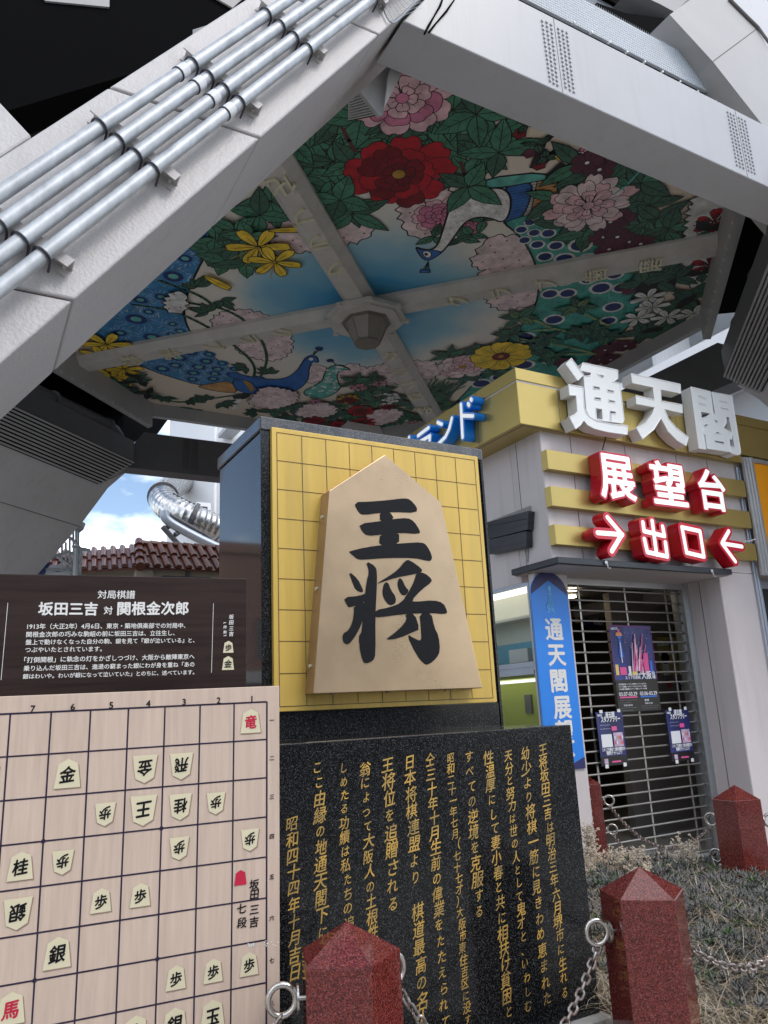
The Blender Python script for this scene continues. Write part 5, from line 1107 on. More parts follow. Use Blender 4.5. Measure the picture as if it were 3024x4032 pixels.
# blue letters on the side fascia
def XF(x): return lambda u, v, t: V3((x - t, u, v))
def pX(fn, P, x): return [(lambda q: (q.y, q.z))(onX(fn(*p), x)) for p in P]
def blue_letter(label, strokes, wi=.038, wo=.075):
    S_ = [pX(rs, s, 4.35) for s in strokes]; pin = [q for s in S_ for q in fat(s, wi)]; po = [q for s in S_ for q in fat(s, wo)]; pm = [q for s in S_ for q in fat(s, wo - .012)]
    xs = [a for s in S_ for a, b_ in s]; zs = [b_ for s in S_ for a, b_ in s]; t = thing('sign_letter', label, 'sign letter', (4.475, (min(xs) + max(xs)) / 2, min(zs)), 'blue letters on the side fascia')
    vs, fs = union(po); mb = MB(); shell(mb, vs, fs, XF(4.35), 0, -.125, 0); mb.m = [0 if i < len(fs) else 1 for i in range(len(mb.f))]; mb.build('letter_body', [blue_rim, blue_m], t)
    vs, fs = union(pin); mb = MB(); shell(mb, vs, fs, XF(4.35), .004, .0002); mb.build('letter_face', lit_white, t)
blue_letter('blue sided letter ド nearest the building corner', [[(533, 255), (548, 548)], [(548, 355), (640, 358)], [(622, 208), (628, 216)], [(598, 248), (606, 262)]])
blue_letter('blue sided letter ン second from the building corner', [[(325, 415), (362, 432)], [(452, 378), (430, 470), (395, 545), (330, 610)]])
blue_letter('blue sided letter ラ third from the building corner, cut by the granite cap', [[(150, 535), (245, 462)], [(130, 610), (258, 535), (250, 610), (180, 690)]])
blue_letter('blue sided letter peeping over the granite cap, farthest from the corner', [[(70, 548), (75, 620)], [(100, 600), (60, 640)]])
# ------------------------------------------------------------------ blue banner
BY = 5.55
bnr = thing('blue_banner', 'tall blue arched sign with white vertical lettering beside the shutter', 'sign', (4.96, 5.56, .95))
NF = Frame((0, BY, 0), (1, 0, 0), (0, 0, 1), (0, -1, 0)); nv = lambda *p: NF.uv(rW(*p))
l, r_, = nv(466, 860)[0], nv(783, 870)[0]; zs_ = nv(466, 860)[1]; zt = nv(605, 668)[1]; cxb = (l + r_) / 2; zbot = 1.0
arch = [(cxb + (r_ - l) / 2 * math.cos(a * PI / 16), zs_ + (zt - zs_) * math.sin(a * PI / 16)) for a in range(17)]
mb = MB(); mb.prism([NF(u, v) for u, v in [(l, zbot), (r_, zbot)] + arch], (0, .012, 0)); mb.build('panel', banner_m, bnr)
mb = MB(); mb.prism([NF(u, v, .002) for u, v in arch + [(cxb, nv(615, 742)[1])]], (0, .0015, 0)); mb.build('navy_arch', navy, bnr); mb = MB(); mb.prism([NF(u, v, .002) for u, v in ((l, zbot), (r_, zbot), (r_, 1.10), (cxb, zbot + .02), (l, 1.10))], (0, .0015, 0)); mb.build('navy_foot', navy, bnr)
mb = MB()
for ch, p in zip('通天閣展望台', ((665, 1165), (688, 1385), (706, 1612), (738, 1842), (758, 2060), (778, 2280))): put(mb, NF, ch, NF.uv(rW(*p)), .222, .002, bold=.03)
mb.build('lettering', whitep, bnr)
mb = MB(); tw = lambda *p: NF.uv(rW(*p))
def q4(*P): mb.add([NF(u, v, .003) for u, v in (tw(*p) for p in P)], [tuple(range(len(P)))])
q4((612, 787), (630, 788), (630, 797), (612, 797)); q4((606, 797), (638, 798), (634, 826), (612, 826)); q4((614, 826), (632, 826), (632, 842), (616, 842)); q4((603, 850), (645, 850), (636, 862), (614, 862))
for k in range(6):
    y0, y1 = 862 + k * 15, 862 + (k + 1) * 15; w0, w1 = 9 + k * 2.1, 9 + (k + 1) * 2.1; c = 627 + k * 1.3
    q4((c - w0, y0), (c - w0 + 5, y0), (c - w1 + 5, y1), (c - w1, y1)); q4((c + w0 - 5, y0), (c + w0, y0), (c + w1, y1), (c + w1 - 5, y1)); q4((c - w1, y1 - 4), (c + w1, y1 - 4), (c + w1, y1), (c - w1, y1)); q4((c - 2, y0), (c + 3, y0), (c + 3, y1), (c - 2, y1))
q4((600, 948), (672, 952), (670, 960), (601, 957)); q4((602, 985), (674, 988), (668, 996), (606, 992)); q4((600, 948), (606, 948), (609, 990), (604, 990)); q4((666, 952), (672, 952), (672, 992), (667, 992)); q4((632, 950), (640, 950), (641, 992), (634, 992)); q4((602, 968), (672, 971), (671, 976), (603, 973))
q4((620, 994), (630, 994), (616, 1026), (607, 1025)); q4((646, 995), (656, 995), (676, 1024), (666, 1025)); q4((622, 1004), (652, 1005), (652, 1010), (620, 1010))
mb.build('tower_icon', pale_blue, bnr)
# ------------------------------------------------------------------ papers taped to the shutter
def paper(name, label, x0, x1, z0, z1, m, y=5.772, group=None, cat='poster'):
    t = thing(name, label, cat, ((x0 + x1) / 2, y, z0), group); F = Frame((x0, y, z0), (1, 0, 0), (0, 0, 1), (0, -1, 0))
    mb = MB(); n = 6
    for i in range(n):
        for j in range(n):
            f = lambda a, b_: F((x1 - x0) * a, (z1 - z0) * b_, .004 * math.sin(a * 5 + b_ * 3))
            mb.quad([f(i / n, j / n), f((i + 1) / n, j / n), f((i + 1) / n, (j + 1) / n), f(i / n, (j + 1) / n)])
    mb.build('sheet', m, t); return t, Frame(F.o + V3((0, -.0045, 0)), F.u, F.v, F.n), x1 - x0, z1 - z0
pnavy = mat('poster_navy', (.012, .016, .075), .3, col2=(.02, .035, .22), vs=3); pblack = mat('poster_black', (.006, .006, .008), .3); ppink = mat('poster_pink', (.72, .09, .30), .4); pwhite = mat('poster_white', (.75, .76, .80), .4); pyel = mat('poster_yellow', (.78, .58, .16), .4); plil = mat('poster_lilac', (.60, .45, .62), .4, var=.3, vs=14); pblu = mat('poster_blue', (.03, .16, .62), .4); por = mat('poster_orange', (.72, .30, .10), .4)
PT, F, W_, H_ = paper('event_poster', 'large dark blue event poster with a lit tower, taped on the shutter', 5.885, 6.488, 1.468, 2.337, pnavy)
P_ = {}
def pt(m, pts, t=.001):
    mb = P_.setdefault(m.name, (MB(), m))[0]; mb.add([F(u * W_, v * H_, t + .0004 * (len(mb.f) % 40)) for u, v in pts], [tuple(range(len(pts)))])
def rc_(m, u0, u1, v0, v1, t=.001): pt(m, [(u0, v0), (u1, v0), (u1, v1), (u0, v1)], t)
rc_(pblack, 0, 1, 0, .36, .0006)
for u0, u1, v0, v1 in ((0, .012, .36, 1), (.988, 1, .36, .98), (0, .7, .985, .997), (.7, 1, .965, .975)): rc_(mat('poster_purple', (.20, .03, .22), .4) if 'poster_purple' not in MAT else MAT['poster_purple'], u0, u1, v0, v1)
rc_(por, .14, .27, .90, .915); rc_(por, .13, .28, .875, .90); rc_(ppink, .18, .235, .915, .95); pt(pblu, [(.15, .875), (.265, .875), (.24, .84), (.175, .84)])
for k in range(6): rc_(pblu, .185 - k * .004, .235 + k * .004, .80 - k * .035, .832 - k * .035)
rc_(pwhite, .20, .22, .56, .80, .004)
for u, v, w, h, m in ((.04, .42, .07, .12, pyel), (.14, .42, .15, .09, ppink), (.34, .41, .06, .11, pwhite), (.42, .41, .12, .05, pyel), (.60, .42, .10, .18, plil), (.72, .42, .12, .25, ppink), (.86, .42, .06, .16, pblu), (.52, .46, .06, .12, plil)): rc_(m, u, u + w, v, v + h)
for k in range(40):
    u, v = rg.uniform(.3, .95), rg.uniform(.62, .93); s = rg.uniform(.004, .014); rc_(rg.choice((pblu, ppink, pwhite, plil)), u, u + s, v, v + s * .7)
for k in range(9):      # bands of coloured light over the city
    a = k / 9; pt(rg.choice((plil, ppink, pwhite)), [(.42 + a * .22, .46), (.45 + a * .22, .46), (.50 + a * .30 + .06 * math.sin(k), .80 + .1 * math.sin(k * 2)), (.485 + a * .30 + .06 * math.sin(k), .80 + .1 * math.sin(k * 2))])
for nm, (mb, m) in P_.items(): mb.build('print', m, PT)
def ptext(mb, s, u, v, w, h, b=.01): line(mb, F, s, (u * W_, v * H_), w * W_, h, .006, bold=b)
mb = MB(); ptext(mb, 'NIKKE', .03, .945, .15, .036, .03); ptext(mb, '大阪', .62, .375, .24, .085, .03); ptext(mb, '会', .875, .415, .08, .042, .02); ptext(mb, '場', .875, .37, .08, .042, .02); ptext(mb, 'エリア防衛戦', .23, .372, .36, .034, .02); ptext(mb, '勝利の女神', .30, .410, .30, .026, .02)
for k, s in enumerate(('大阪会場描き起こしイラストを使用したアイテムをはじめ、', '「エリア防衛戦」のプレミアムなグッズがここに集合！', 'さらに通天閣では期間限定スタンプラリーや撮影フォトフレームも実施！')): ptext(mb, s, .05, .305 - k * .028, .66, .018, .02)
ptext(mb, '03.07-03.29', .04, .18, .42, .052, .02); ptext(mb, '03.06-03.29', .53, .18, .41, .052, .02)
ptext(mb, '9:30-22:00', .12, .065, .20, .022, .02); ptext(mb, '9:00-21:45', .62, .078, .18, .022, .02); ptext(mb, '通天閣', .62, .113, .10, .022, .02)
for u, v, w in ((.05, .125, .38), (.05, .098, .24), (.05, .04, .36), (.55, .05, .38), (.55, .025, .36), (.02, .012, .3)): ptext(mb, '・・・・・・・・・・・・・・・', u, v, w, .012, .03)
mb.build('lettering', pwhite, PT)
mb = MB(); mb.add([F(u * W_, v * H_, .005) for u, v in ((.05, .155), (.46, .155), (.46, .172), (.05, .172))], [(0, 1, 2, 3)]); mb.build('pink_bar', ppink, PT); mb = MB(); mb.add([F(u * W_, v * H_, .005) for u, v in ((.54, .155), (.94, .155), (.94, .172), (.54, .172))], [(0, 1, 2, 3)]); mb.build('blue_bar', pblu, PT)
for lab, x0, x1, z0, z1 in (('small navy stamp rally notice taped beside the blue banner', 5.572, 5.927, .975, 1.480), ('small navy stamp rally notice taped near the shutter guide rail', 6.550, 6.895, .950, 1.465)):
    PT, F, W_, H_ = paper('stamp_notice', lab, x0, x1, z0, z1, pnavy, group='stamp rally notices on the shutter', cat='notice'); P_ = {}
    rc_(pwhite, .10, .50, .34, .58); rc_(plil, .56, .92, .34, .60); rc_(pblack, 0, 1, 0, .17, .0006); rc_(ppink, .52, .72, .64, .72); rc_(ppink, .40, .74, .05, .08); rc_(plil, .12, .26, .04, .13)
    for k in range(10): rc_((ppink, pwhite, plil, por)[k % 4], .58 + .07 * (k % 5), .63 + .07 * (k % 5), .38 + .1 * (k // 5), .44 + .1 * (k // 5), .004)
    for nm, (mb, m) in P_.items(): mb.build('print', m, PT)
    mb = MB(); ptext(mb, '通天閣', .33, .90, .34, .058, .03); ptext(mb, 'スタンプラリー', .15, .815, .72, .062, .04); ptext(mb, 'NIKKE', .03, .92, .17, .03, .03); ptext(mb, 'スタンプを集めて大阪会場限定の', .07, .27, .86, .036, .03); ptext(mb, '特典をゲットしよう！', .22, .20, .58, .042, .03); ptext(mb, '・・・・・・・・・', .1, .73, .36, .03, .03); ptext(mb, '・・・・・・・・・', .1, .66, .36, .03, .03); mb.build('lettering', pwhite, PT)
    mb = MB()
    for u in (.12, .8): mb.add([F((u + a) * W_, b_ * H_, .006) for a, b_ in ((0, .98), (.12, .98), (.12, 1.04), (0, 1.04))], [(0, 1, 2, 3)]); mb.add([F((u + a) * W_, b_ * H_, .006) for a, b_ in ((0, -.04), (.12, -.04), (.12, .03), (0, .03))], [(0, 1, 2, 3)])
    mb.build('tape', galv_white, PT)
# signs inside
def inner_sign(name, label, y, a, b_, m, cat='sign'):
    A_, B_ = onY(rf(*a), y), onY(rf(*b_), y); return paper(name, label, A_.x, B_.x, B_.z, A_.z, m, y, cat=cat)
PT, F, W_, H_ = inner_sign('slide_sign', 'dim red tower slider sign inside behind the shutter', 8.2, (535, 470), (868, 768), mat('sign_red', (.40, .015, .02), .4)); mb = MB(); ptext(mb, 'TOWER SLIDER', .06, .80, .86, .10, .02); ptext(mb, 'TOWER SLIDER', .20, .07, .66, .07, .02)
mb.add([F(u * W_, v * H_, .004) for u, v in ((.18, .42), (.20, .52), (.32, .57), (.62, .58), (.62, .50), (.40, .46), (.36, .34), (.20, .32))], [tuple(range(8))])
for u, v in ((.62, .54), (.72, .52), (.60, .42), (.72, .40), (.5, .40)): mb.add([F(a, b2, .005) for a, b2 in disc((u * W_, v * H_), .04, 10)], [tuple(range(10))])
mb.build('lettering', whitep, PT)
PT, F, W_, H_ = inner_sign('walk_sign', 'dim blue dive and walk sign inside behind the shutter', 8.2, (285, 500), (532, 790), mat('sign_blue', (.012, .03, .20), .4)); mb = MB(); ptext(mb, 'DIVE WALK', .05, .72, .85, .14, .02); ptext(mb, 'TOWER', .2, .46, .45, .10, .02); ptext(mb, 'DIVE', .12, .24, .55, .22, .03); ptext(mb, 'WALK', .40, .05, .52, .18, .03); mb.build('lettering', whitep, PT)
PT, F, W_, H_ = inner_sign('black_sign', 'small black direction sign inside, next to the dim blue sign', 8.2, (140, 520), (280, 840), pblack); mb = MB(); ptext(mb, '左へ', .3, .42, .4, .09, .02); ptext(mb, '約10m', .25, .28, .6, .10, .02); mb.build('lettering', pyel, PT)
A_, B_ = onY(Zm(2400, 2400, 500)(595, 350), 6.88), onY(Zm(2400, 2400, 500)(1020, 862), 6.88)
PT, F, W_, H_ = paper('floor_map', 'yellow and white area map framed on the wall behind the shutter', A_.x, B_.x, B_.z, A_.z, mat('map_sand', (.50, .38, .14), .5), 6.88, cat='map'); P_ = {}
for k, (a, b2) in enumerate((((.0, .75), (1, .86)), ((.1, 0), (.35, .5)), ((.55, .3), (.62, 1)), ((.7, .0), (1, .35)), ((0, .5), (.6, .62)))): pt(pwhite, [(a[0] + .02, a[1]), (b2[0], a[1] + .04), (b2[0], b2[1]), (a[0] + .02, b2[1] - .04)])
for u, v, r0, m in ((.24, .45, .075, pblack), (.80, .50, .07, mat('map_green', (.04, .25, .04), .5))): P_.setdefault(m.name, (MB(), m))[0].add([F(a, b_, .006) for a, b_ in disc((u * W_, v * H_), r0, 18)], [tuple(range(18))])
for u0, u1, v0, v1 in ((.46, .52, .80, .93), (.45, .53, .70, .80), (.44, .54, .60, .66), (0, .01, 0, 1), (.99, 1, 0, 1), (0, 1, 0, .012), (0, 1, .988, 1)): rc_(pblack, u0, u1, v0, v1, .006)
for nm, (mb, m) in P_.items(): mb.build('print', m, PT)
re_ = Zm(2400, 2400, 500); A_, B_ = onY(re_(720, 925), 6.88), onY(re_(862, 1020), 6.88)
PT, F, W_, H_ = paper('camera_notice', 'pale security camera notice with red lettering behind the shutter', A_.x, B_.x, B_.z, A_.z, room_wall, 6.88, cat='notice'); mb = MB(); ptext(mb, '防犯カメラ', .05, .55, .9, .05, .03); ptext(mb, '設置', .1, .1, .4, .05, .03); mb.build('lettering', redp, PT)
A_, B_ = onY(re_(900, 928), 6.88), onY(re_(990, 1078), 6.88)
PT, F, W_, H_ = paper('guard_sticker', 'small blue sticker with a white figure sign behind the shutter', A_.x, B_.x, B_.z, A_.z, mat('sticker_blue', (.01, .03, .16), .4), 6.88, cat='sticker'); P_ = {}
pt(pwhite, [(.2, .1), (.8, .1), (.75, .5), (.3, .5)]); P_.setdefault(pwhite.name, (MB(), pwhite))[0].add([F(a, b_, .004) for a, b_ in disc((.45 * W_, .72 * H_), .022, 12)], [tuple(range(12))])
for nm, (mb, m) in P_.items(): mb.build('print', m, PT)
# ------------------------------------------------------------------ orange sign beside the building
og = thing('orange_lightbox', 'orange shop sign in a ribbed aluminium frame at the building edge', 'sign', (8.6, 5.2, 2.84))
mb = MB(); mb.box(7.83, 10.5, 5.165, 5.2, 2.90, 4.14); mb.build('panel', orange, og)
mb = MB()
for x0, x1, y in ((7.675, 7.71, 5.185), (7.711, 7.75, 5.175), (7.751, 7.79, 5.165), (7.791, 7.825, 5.155)): mb.box(x0, x1, y, 5.205, 2.84, 4.20)
mb.box(7.83, 10.5, 5.15, 5.2, 4.142, 4.19); mb.box(7.83, 10.5, 5.15, 5.2, 2.84, 2.898); mb.build('frame', alu, og)
mb = MB(); vs, fs = swell('C', .03); mb.add([(8.13 + x * .75, 5.162, 3.25 + y * .62) for x, y in vs], fs); mb.build('lettering', ink, og)
sf = thing('shop_window', 'dark shop window with a blue frame under the orange sign', 'window', (8.9, 5.5, 0))
mb = MB(); mb.box(7.83, 10.5, 5.46, 5.5, .1, 2.74); mb.build('pane', win_dark, sf)
mb = MB(); mb.box(7.765, 7.80, 5.30, 5.5, 0, 2.83); mb.box(7.765, 10.5, 5.42, 5.52, 2.741, 2.83); mb.build('frame', alu_blue, sf)
# ================================================================== far things
# white lift tower with the steel tube slide
DT = thing('lift_tower', 'tall plain white lift tower behind the slide', 'tower', (9.5, 27, 0))
e0 = onY(s4(1040, 1000), 25.0).x
mb = MB(); R0 = 3.2; ccx, ccy = e0 + R0, 27.0
mb.tube([(ccx, ccy, 0), (ccx, ccy, 26)], R0, 40); mb.build('wall', white_bld, DT, smooth=True)
mb = MB(); q = onY(s4(1150, 1230), 24.2); w = onY(s4(1310, 1070), 24.2)
mb.box(q.x, w.x, 24.0, 24.5, q.z - .2, w.z); o = mb.build('window_frame', white_rim, DT); mb = MB(); mb.box(q.x + .1, w.x - .12, 23.98, 24.02, q.z, w.z - .14); mb.build('window_pane', win_dark, o)
mb = MB(); p = onY(s4(1365, 900), 24.1); mb.cyl((p.x, p.y - .1, 0), (p.x, p.y - .1, 20), .05, 8); mb.build('downpipe', white_rim, DT)
mb = MB(); p = onY(s4(1550, 245), 23.7); mb.box(p.x - .25, p.x + .25, 23.4, 24.4, p.z - .12, p.z + .02); mb.build('bracket', railm, DT)
SL = thing('tube_slide', 'shiny ribbed steel tube slide curling out from the white tower', 'slide', (8, 24, 0))
ctl = [((1180, 760), 26.5), ((1010, 825), 25.6), ((900, 885), 24.3), ((830, 945), 23.2), ((808, 1010), 22.3), ((870, 1090), 21.6), ((980, 1160), 21.1), ((1110, 1215), 20.9), ((1250, 1275), 20.9), ((1400, 1345), 21.0), ((1600, 1440), 21.2)]
pts = [onY(s4(*p), y) for p, y in ctl]
def spline(P, n=9):
    out = []
    for i in range(len(P) - 1):
        a, b, c, d = P[max(i - 1, 0)], P[i], P[i + 1], P[min(i + 2, len(P) - 1)]
        for k in range(n): t_ = k / n; out.append(.5 * ((2 * b) + (c - a) * t_ + (2 * a - 5 * b + 4 * c - d) * t_ ** 2 + (3 * b - a - 3 * c + d) * t_ ** 3))
    return out + [P[-1]]
cl = spline(pts); mb = MB(); rad = []
for i in range(len(cl)): rad.append(.40 if i % 3 else .425)
mb.tube(cl, rad, 20); mb.build('tube', tube_m, SL, smooth=True)
mb = MB()
for i in (33, 64): t_ = (cl[i + 1] - cl[i]).normalized(); mb.tube([cl[i] - t_ * .05, cl[i] + t_ * .05], .47, 20)
mb.build('flange', dark_steel, SL)
mb = MB()
for i in range(44, len(cl) - 2, 3):     # clear panes along the top of the tube
    t_ = (cl[i + 1] - cl[i]).normalized(); sdv = t_.cross(V3((0, 0, 1))).normalized(); up = sdv.cross(t_); P = []
    for a in (-.5, -.15, .2): d = sdv * math.sin(-a - .6) + up * math.cos(a + .6); P.append(d * .43)
    mb.add([cl[i] + P[0], cl[i] + t_ * .22 + P[0], cl[i] + t_ * .22 + P[1], cl[i] + P[1], cl[i] + t_ * .22 + P[2], cl[i] + P[2]], [(0, 1, 2, 3), (3, 2, 4, 5)])
mb.build('slide_pane', win_dark, SL)
mb = MB(); tr = [onY(s4(*p), 20.3) for p in ((820, 1140), (835, 1215), (900, 1275), (1010, 1340), (1130, 1405), (1260, 1470), (1420, 1545))]; mb.tube(spline(tr, 5), .13, 12); mb.build('carrier_pipe', alu_blue, SL, smooth=True)
mb = MB()
for a, b in (((800, 1310), (1000, 1530)), ((900, 1290), (830, 1330)), ((940, 1400), (1010, 1340)), ((870, 1180), (1400, 1480)), ((1180, 1420), (1280, 1400)), ((1330, 1480), (1400, 1410)), ((1230, 1380), (1400, 1500))): mb.tube([onY(s4(*a), 20.3), onY(s4(*b), 20.4)], .07, 6)
mb.tube([onY(s4(980, 1500), 20.3), onY(s4(980, 1500), 20.3) * 1.0 + V3((.6, 0, -4))], .12, 6)
mb.build('truss', dark_steel, SL)
# tiled roof house
HS = thing('tiled_house', 'low beige house with a glazed red tile roof beneath the steel slide', 'house', (6, 17, 0))
RY = 17.0; hip = onY(s4(565, 1760), RY); ez = hip.z; rz_ = onY(s4(700, 1510), RY + .9).z
xr = 12.0; hx_ = hip.x
# front slope (right of the hip) and left slope running back
def tiles(mb, o, along, upv, n, m_, wid):
    nrm = along.cross(upv).normalized(); nrm = -nrm if nrm.z < 0 else nrm
    for i in range(n):
        for j in range(m_):
            b = o + along * (wid * i) + upv * (j / m_); P = []
            for s in range(2):
                base = b + upv * (s / m_ * 1.04) + nrm * (.05 if not s else .0)
                for k in range(7): a = PI * k / 6; P.append(base + along * (wid * .5 - math.cos(a) * wid * .33) + nrm * math.sin(a) * wid * .36)
            mb.add(P, [(k, k + 1, 8 + k, 7 + k) for k in range(6)] + [tuple(range(7))])
            q = [b + nrm * .03, b + along * wid + nrm * .03, b + along * wid + upv * (1.02 / m_), b + upv * (1.02 / m_)]; mb.quad(q); mb.quad([q[0], q[1], q[1] - nrm * .05, q[0] - nrm * .05])
mb = MB(); upv = V3((0, .9, rz_ - ez)); tiles(mb, V3((hx_, RY, ez)), V3((1, 0, 0)), upv, 26, 2, .235)
lv = onZ(s4(-20, 1800), ez) - V3((hx_, RY, ez)); rv_ = onZ(s4(-20, 1572), rz_) - onZ(s4(-20, 1800), ez); ll = lv.length; la = lv.normalized()
up2 = rv_ if rv_.length < 3 else V3((.3, .9, rz_ - ez)); tiles(mb, V3((hx_, RY, ez)), la, up2, 26, 2, .235)
mb.build('roof', tile_m, HS, smooth=True)
mb = MB(); h0 = V3((hx_ - .02, RY - .05, ez - .03)); h1 = V3((hx_ + .12, RY + .9, rz_ + .05))
for k in range(4): a, b = h0.lerp(h1, k / 4), h0.lerp(h1, (k + 1.08) / 4); mb.tube([a + V3((0, 0, .05)), b + V3((0, 0, .02))], [.11, .085], 12)
for i in range(24): mb.tube([V3((hx_ + .12 + i * .26, RY + .9, rz_ + .03)), V3((hx_ + .12 + (i + 1) * .26, RY + .9, rz_ + .03))], [.085, .06], 8)
mb.build('ridge_tile', tile_m, HS, smooth=True)
mb = MB(); mb.box(hx_ + .05, xr, RY + .25, RY + 5, 0, ez + .05); w0 = V3((hx_ + .3, RY + .3, 0)); mb.prism([w0, w0 + la * 8, w0 + la * 8 + V3((0, 0, ez + .2)), w0 + V3((0, 0, ez + .2))], (.2, .3, 0)); mb.box(hx_ - .08, hx_ + .3, RY + .12, RY + .3, 0, ez)
mb.build('wall', beige, HS)
mb = MB(); p = onY(s4(1065, 1835), RY + .24); mb.box(p.x - .55, p.x + .55, RY + .22, RY + .25, p.z - .1, p.z - .04); mb.box(p.x - .03, p.x + .06, RY + .2, RY + .25, p.z - .05, p.z + .1); mb.build('wall_lamp', dark_steel, HS)
# spiral stair rails at the left
SP = thing('spiral_stair', 'thin grey spiral stair with curved rails by the red tiled roof', 'stair', (3.4, 15.5, 0)); k1 = lambda *p: onY(r1(*p), 15.5)
mb = MB()
for a, b in (((497, 1110), (497, 1255)), ((512, 1110), (512, 1240)), ((478, 1130), (480, 1250)), ((525, 1270), (525, 1430)), ((505, 1280), (506, 1425)), ((480, 1230), (485, 1420)), ((455, 1200), (457, 1410)), ((430, 1220), (430, 1400)), ((405, 1240), (405, 1400)), ((520, 1285), (440, 1400))): mb.tube([k1(*a), k1(*b)], .022, 6)
for P in (((440, 1180), (470, 1200), (505, 1235), (525, 1275), (530, 1330), (500, 1370), (440, 1405)), ((350, 1290), (400, 1330), (460, 1370), (520, 1410)), ((330, 1330), (390, 1300), (440, 1285), (500, 1300)), ((470, 1245), (520, 1258), (570, 1272)), ((480, 1255), (530, 1265), (590, 1272)), ((300, 1400), (400, 1400), (530, 1425))): mb.tube(spline([k1(*p) for p in P], 5), .03, 6)
mb.build('rail', railm, SP, smooth=True)
mb = MB()
for P in (((290, 1385), (400, 1360), (440, 1385), (300, 1430)), ((270, 1425), (410, 1410), (520, 1425), (400, 1440))): mb.prism([k1(*p) for p in P], (0, .5, .0))
mb.build('tread', railm, SP)
mb = MB(); mb.prism([k1(*p) for p in ((245, 1425), (300, 1350), (330, 1360), (290, 1430))], (0, .3, 0)); mb.build('blue_tarpaulin', mat('blue_sheet', (.01, .03, .14), .5), SP)
mb = MB(); mb.tube([k1(525, 1090), k1(515, 1120), k1(500, 1130)], .1, 8); mb.cyl(k1(497, 1260) , V3((k1(497, 1260).x, 15.5, 0)), .06, 8); mb.build('post', railm, SP)
# white building beyond the right side of the tower
WB = thing('white_block', 'white rounded building seen between the tower girders', 'building', (16, 14, 0))
mb = MB(); mb.box(15.2, 24, 8, 30, 0, 8.2); mb.build('wall', white_bld, WB)
mb = MB(); mb.box(14.2, 24, 7.2, 30, 8.2, 8.6); mb.box(13.6, 24, 6.8, 30, 10.6, 10.9); mb.tube([(14.8, 11.4, 0), (14.8, 11.4, 10.6)], .45, 24); mb.box(16.5, 24, 9, 30, 8.6, 14); mb.build('balcony', white_bld, WB)
mb = MB()
for i in range(8): mb.box(15.17, 15.2, 8.6 + i * 1.9, 9.9 + i * 1.9, 5.4, 7.0)
mb.build('window', win_dark, WB)
mb = MB(); mb.box(14.2, 14.26, 7.2, 30, 8.6, 9.3); mb.build('balustrade', white_rim, WB)
# street behind the camera, mirrored in the polished stone
def house(label, x0, x1, y0, y1, h, m, face, sgn, nx, nz):
    t = thing('street_building', label, 'building', ((x0 + x1) / 2, (y0 + y1) / 2, 0), 'buildings along the street'); mb = MB(); mb.box(x0, x1, y0, y1, 0, h); mb.box(x0 - .1, x1 + .1, y0 - .1, y1 + .1, h, h + .4); mb.build('wall', m, t)
    mb = MB()
    for i in range(nx):
        for j in range(nz):
            z0 = 3.6 + j * 3.0
            if z0 + 1.6 > h: continue
            if face == 'x': w = (y1 - y0) / nx; X = x1 if sgn > 0 else x0; mb.box(X - .03, X + .03, y0 + w * (i + .2), y0 + w * (i + .8), z0, z0 + 1.5)
            else: w = (x1 - x0) / nx; Y = y1 if sgn > 0 else y0; mb.box(x0 + w * (i + .2), x0 + w * (i + .8), Y - .03, Y + .03, z0, z0 + 1.5)
    mb.build('window', win_dark, t); mb = MB()
    if face == 'x': X = x1 if sgn > 0 else x0; mb.box(min(X, X + sgn * 1.2), max(X, X + sgn * 1.2), y0, y1, 2.7, 3.1)
    else: Y = y1 if sgn > 0 else y0; mb.box(x0, x1, min(Y, Y + sgn * 1.2), max(Y, Y + sgn * 1.2), 2.7, 3.1)
    mb.build('awning', greybld, t)
house('grey street building with a long awning west of the tower', -34, -24, 6, 16, 6.5, greybld, 'x', 1, 4, 2)
house('brown brick street building west of the tower', -34, -24.5, 16.5, 30, 6, brickm, 'x', 1, 5, 1)
house('pale street building across the street', -14, -2, -24, -14, 7, beige, 'y', 1, 4, 2)
house('grey street building across the street', -1, 14, -26, -15, 9, greybld, 'y', 1, 5, 2)
house('brick fronted street building with lit grey bands beyond the far leg', -16, -4.5, 27, 36, 7.5, brickm, 'y', -1, 5, 2)
# ================================================================== conduits on the near leg
FD = (legface(zb(1110, 45)) - legface(zb(430, 500))).normalized(); FN = V3((0, -1, .1346)).normalized()
LINES = [(zb(0, 805), zb(1110, 45)), (zb(0, 940), zb(1230, 92)), (zb(0, 1085), zb(1215, 150)), (zb(0, 1215), zb(1280, 182))]
lines = []
lab = ['uppermost', 'second', 'third', 'lowest']
brk = [((370, 490), (710, 770)), ((745, 235), (1045, 480)), ((1050, 35), (1310, 255)), ((-95, 860), (280, 1120)), ((1390, -190), (1560, 50))]
P4 = lambda p: meet(p, (0, 1, -.1346), 2.91 - .12)
PR = []
a1, b1, a4, b4 = P4(zb(430, 503)), P4(zb(1110, 45)), P4(zb(640, 680)), P4(zb(1280, 182))
for k in range(4):
    f = k / 3; a, b = a1.lerp(a4, f), b1.lerp(b4, f); d = (b - a).normalized(); PR.append((a, d))
couple = [zb(742, 292), zb(808, 345), zb(872, 405), zb(938, 460)]
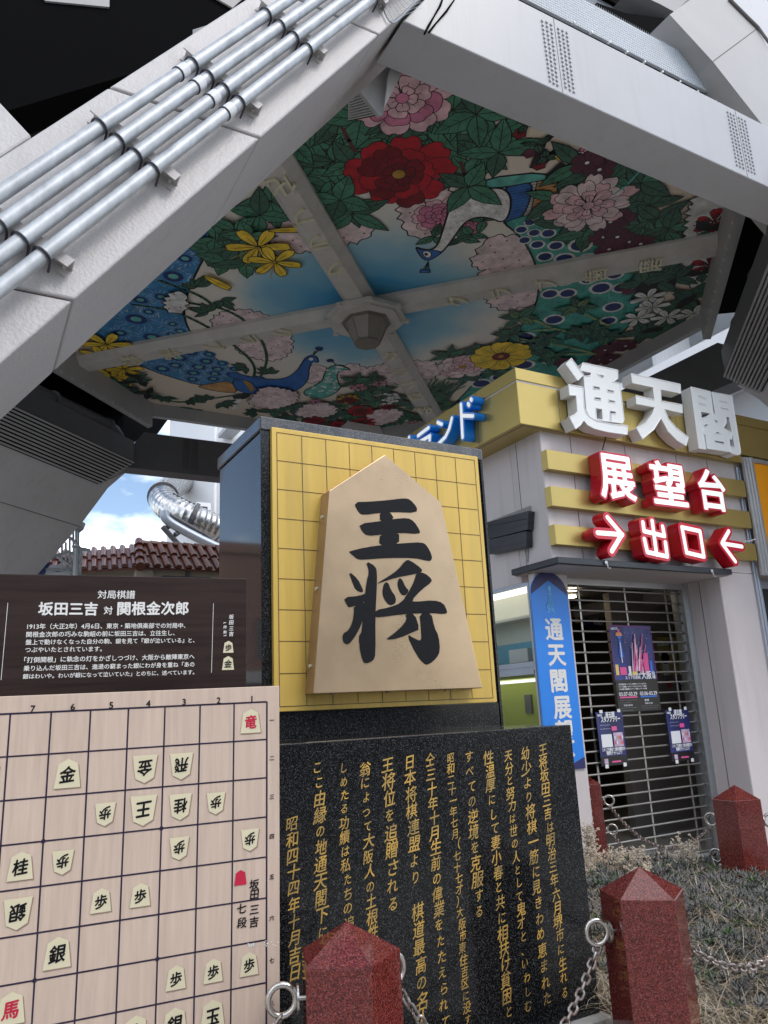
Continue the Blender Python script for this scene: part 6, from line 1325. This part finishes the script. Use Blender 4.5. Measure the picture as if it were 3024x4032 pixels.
for k in range(4):
    a, d = PR[k]; t = thing('conduit_pipe', lab[k] + ' of the four galvanised pipes strapped along the white leg', 'pipe', a - d * 6, 'galvanised pipes along the near leg')
    mb = MB(); mb.tube([a - d * 4.2, a + d * 4.5], .0345, 18); mb.build('tube', galv, t, smooth=True)
    q = P4(couple[k]); c = a + d * (q - a).dot(d)
    mb = MB(); mb.tube([c - d * .035, c + d * .035], .0362, 18); mb.build('coupling', galv_white, t, smooth=True)
    mb = MB(); mb.tube([c - d * .04, c - d * .033], .040, 18); mb.build('coupling_seal', clampm, t, smooth=True)
    for b0, b1_ in brk:
        u0, u1 = P4(zb(*b0)), P4(zb(*b1_)); bd_ = (u1 - u0).normalized()
        # where this pipe crosses the bracket
        n_ = d.cross(FN).normalized(); s = (a - u0).dot(n_) / bd_.dot(n_); x = u0 + bd_ * s
        x = a + d * (x - a).dot(d); P = []
        for j in range(13): th = PI * j / 12; P.append(x + n_ * .042 * math.cos(th) + FN * .042 * math.sin(th))
        P = [P[0] - FN * .07] + P + [P[-1] - FN * .07]
        mb = MB(); mb.tube(P, .006, 6); mb.build('clamp', clampm, t, smooth=True)
for b0, b1_ in brk:
    u0, u1 = legface(zb(*b0)), legface(zb(*b1_)); bdv = u1 - u0; wv = FD * .055; mb = MB(); h = FN
    o0 = u0 - wv * .5
    mb.obox(o0 + h * .073, bdv, wv, h * .008); mb.obox(o0 + wv * .87 + h * .002, bdv, wv * .13, h * .07); mb.obox(o0, bdv, wv * 1.15, h * .006)
    for s in (.93, .06): q = u0 + bdv * s + wv * .15; mb.tube([q + h * .006, q + h * .03], .009, 6)
    mb.build('pipe_bracket', bracket_m, tower)
# loose net corner at the top of the leg
mb = MB(); rim_pts = [legface(r2(*p)) + FN * .02 for p in ((95, 0), (112, 60), (140, 100), (180, 75), (235, 10), (260, -60))]
mb.tube(spline(rim_pts, 4), .006, 5)
for i in range(9):
    a = legface(r2(100 + i * 9, -10 - i * 5)); b = legface(r2(150 + i * 12, 90 - i * 13)); mb.tube([a + FN * .01, b + FN * .01], .0016, 4); a = legface(r2(110 + i * 3, 10 + i * 10)); b = legface(r2(250 + i * 2, -60 + i * 12)); mb.tube([a + FN * .01, b + FN * .01], .0016, 4)
mb.build('bird_net', railm, tower)
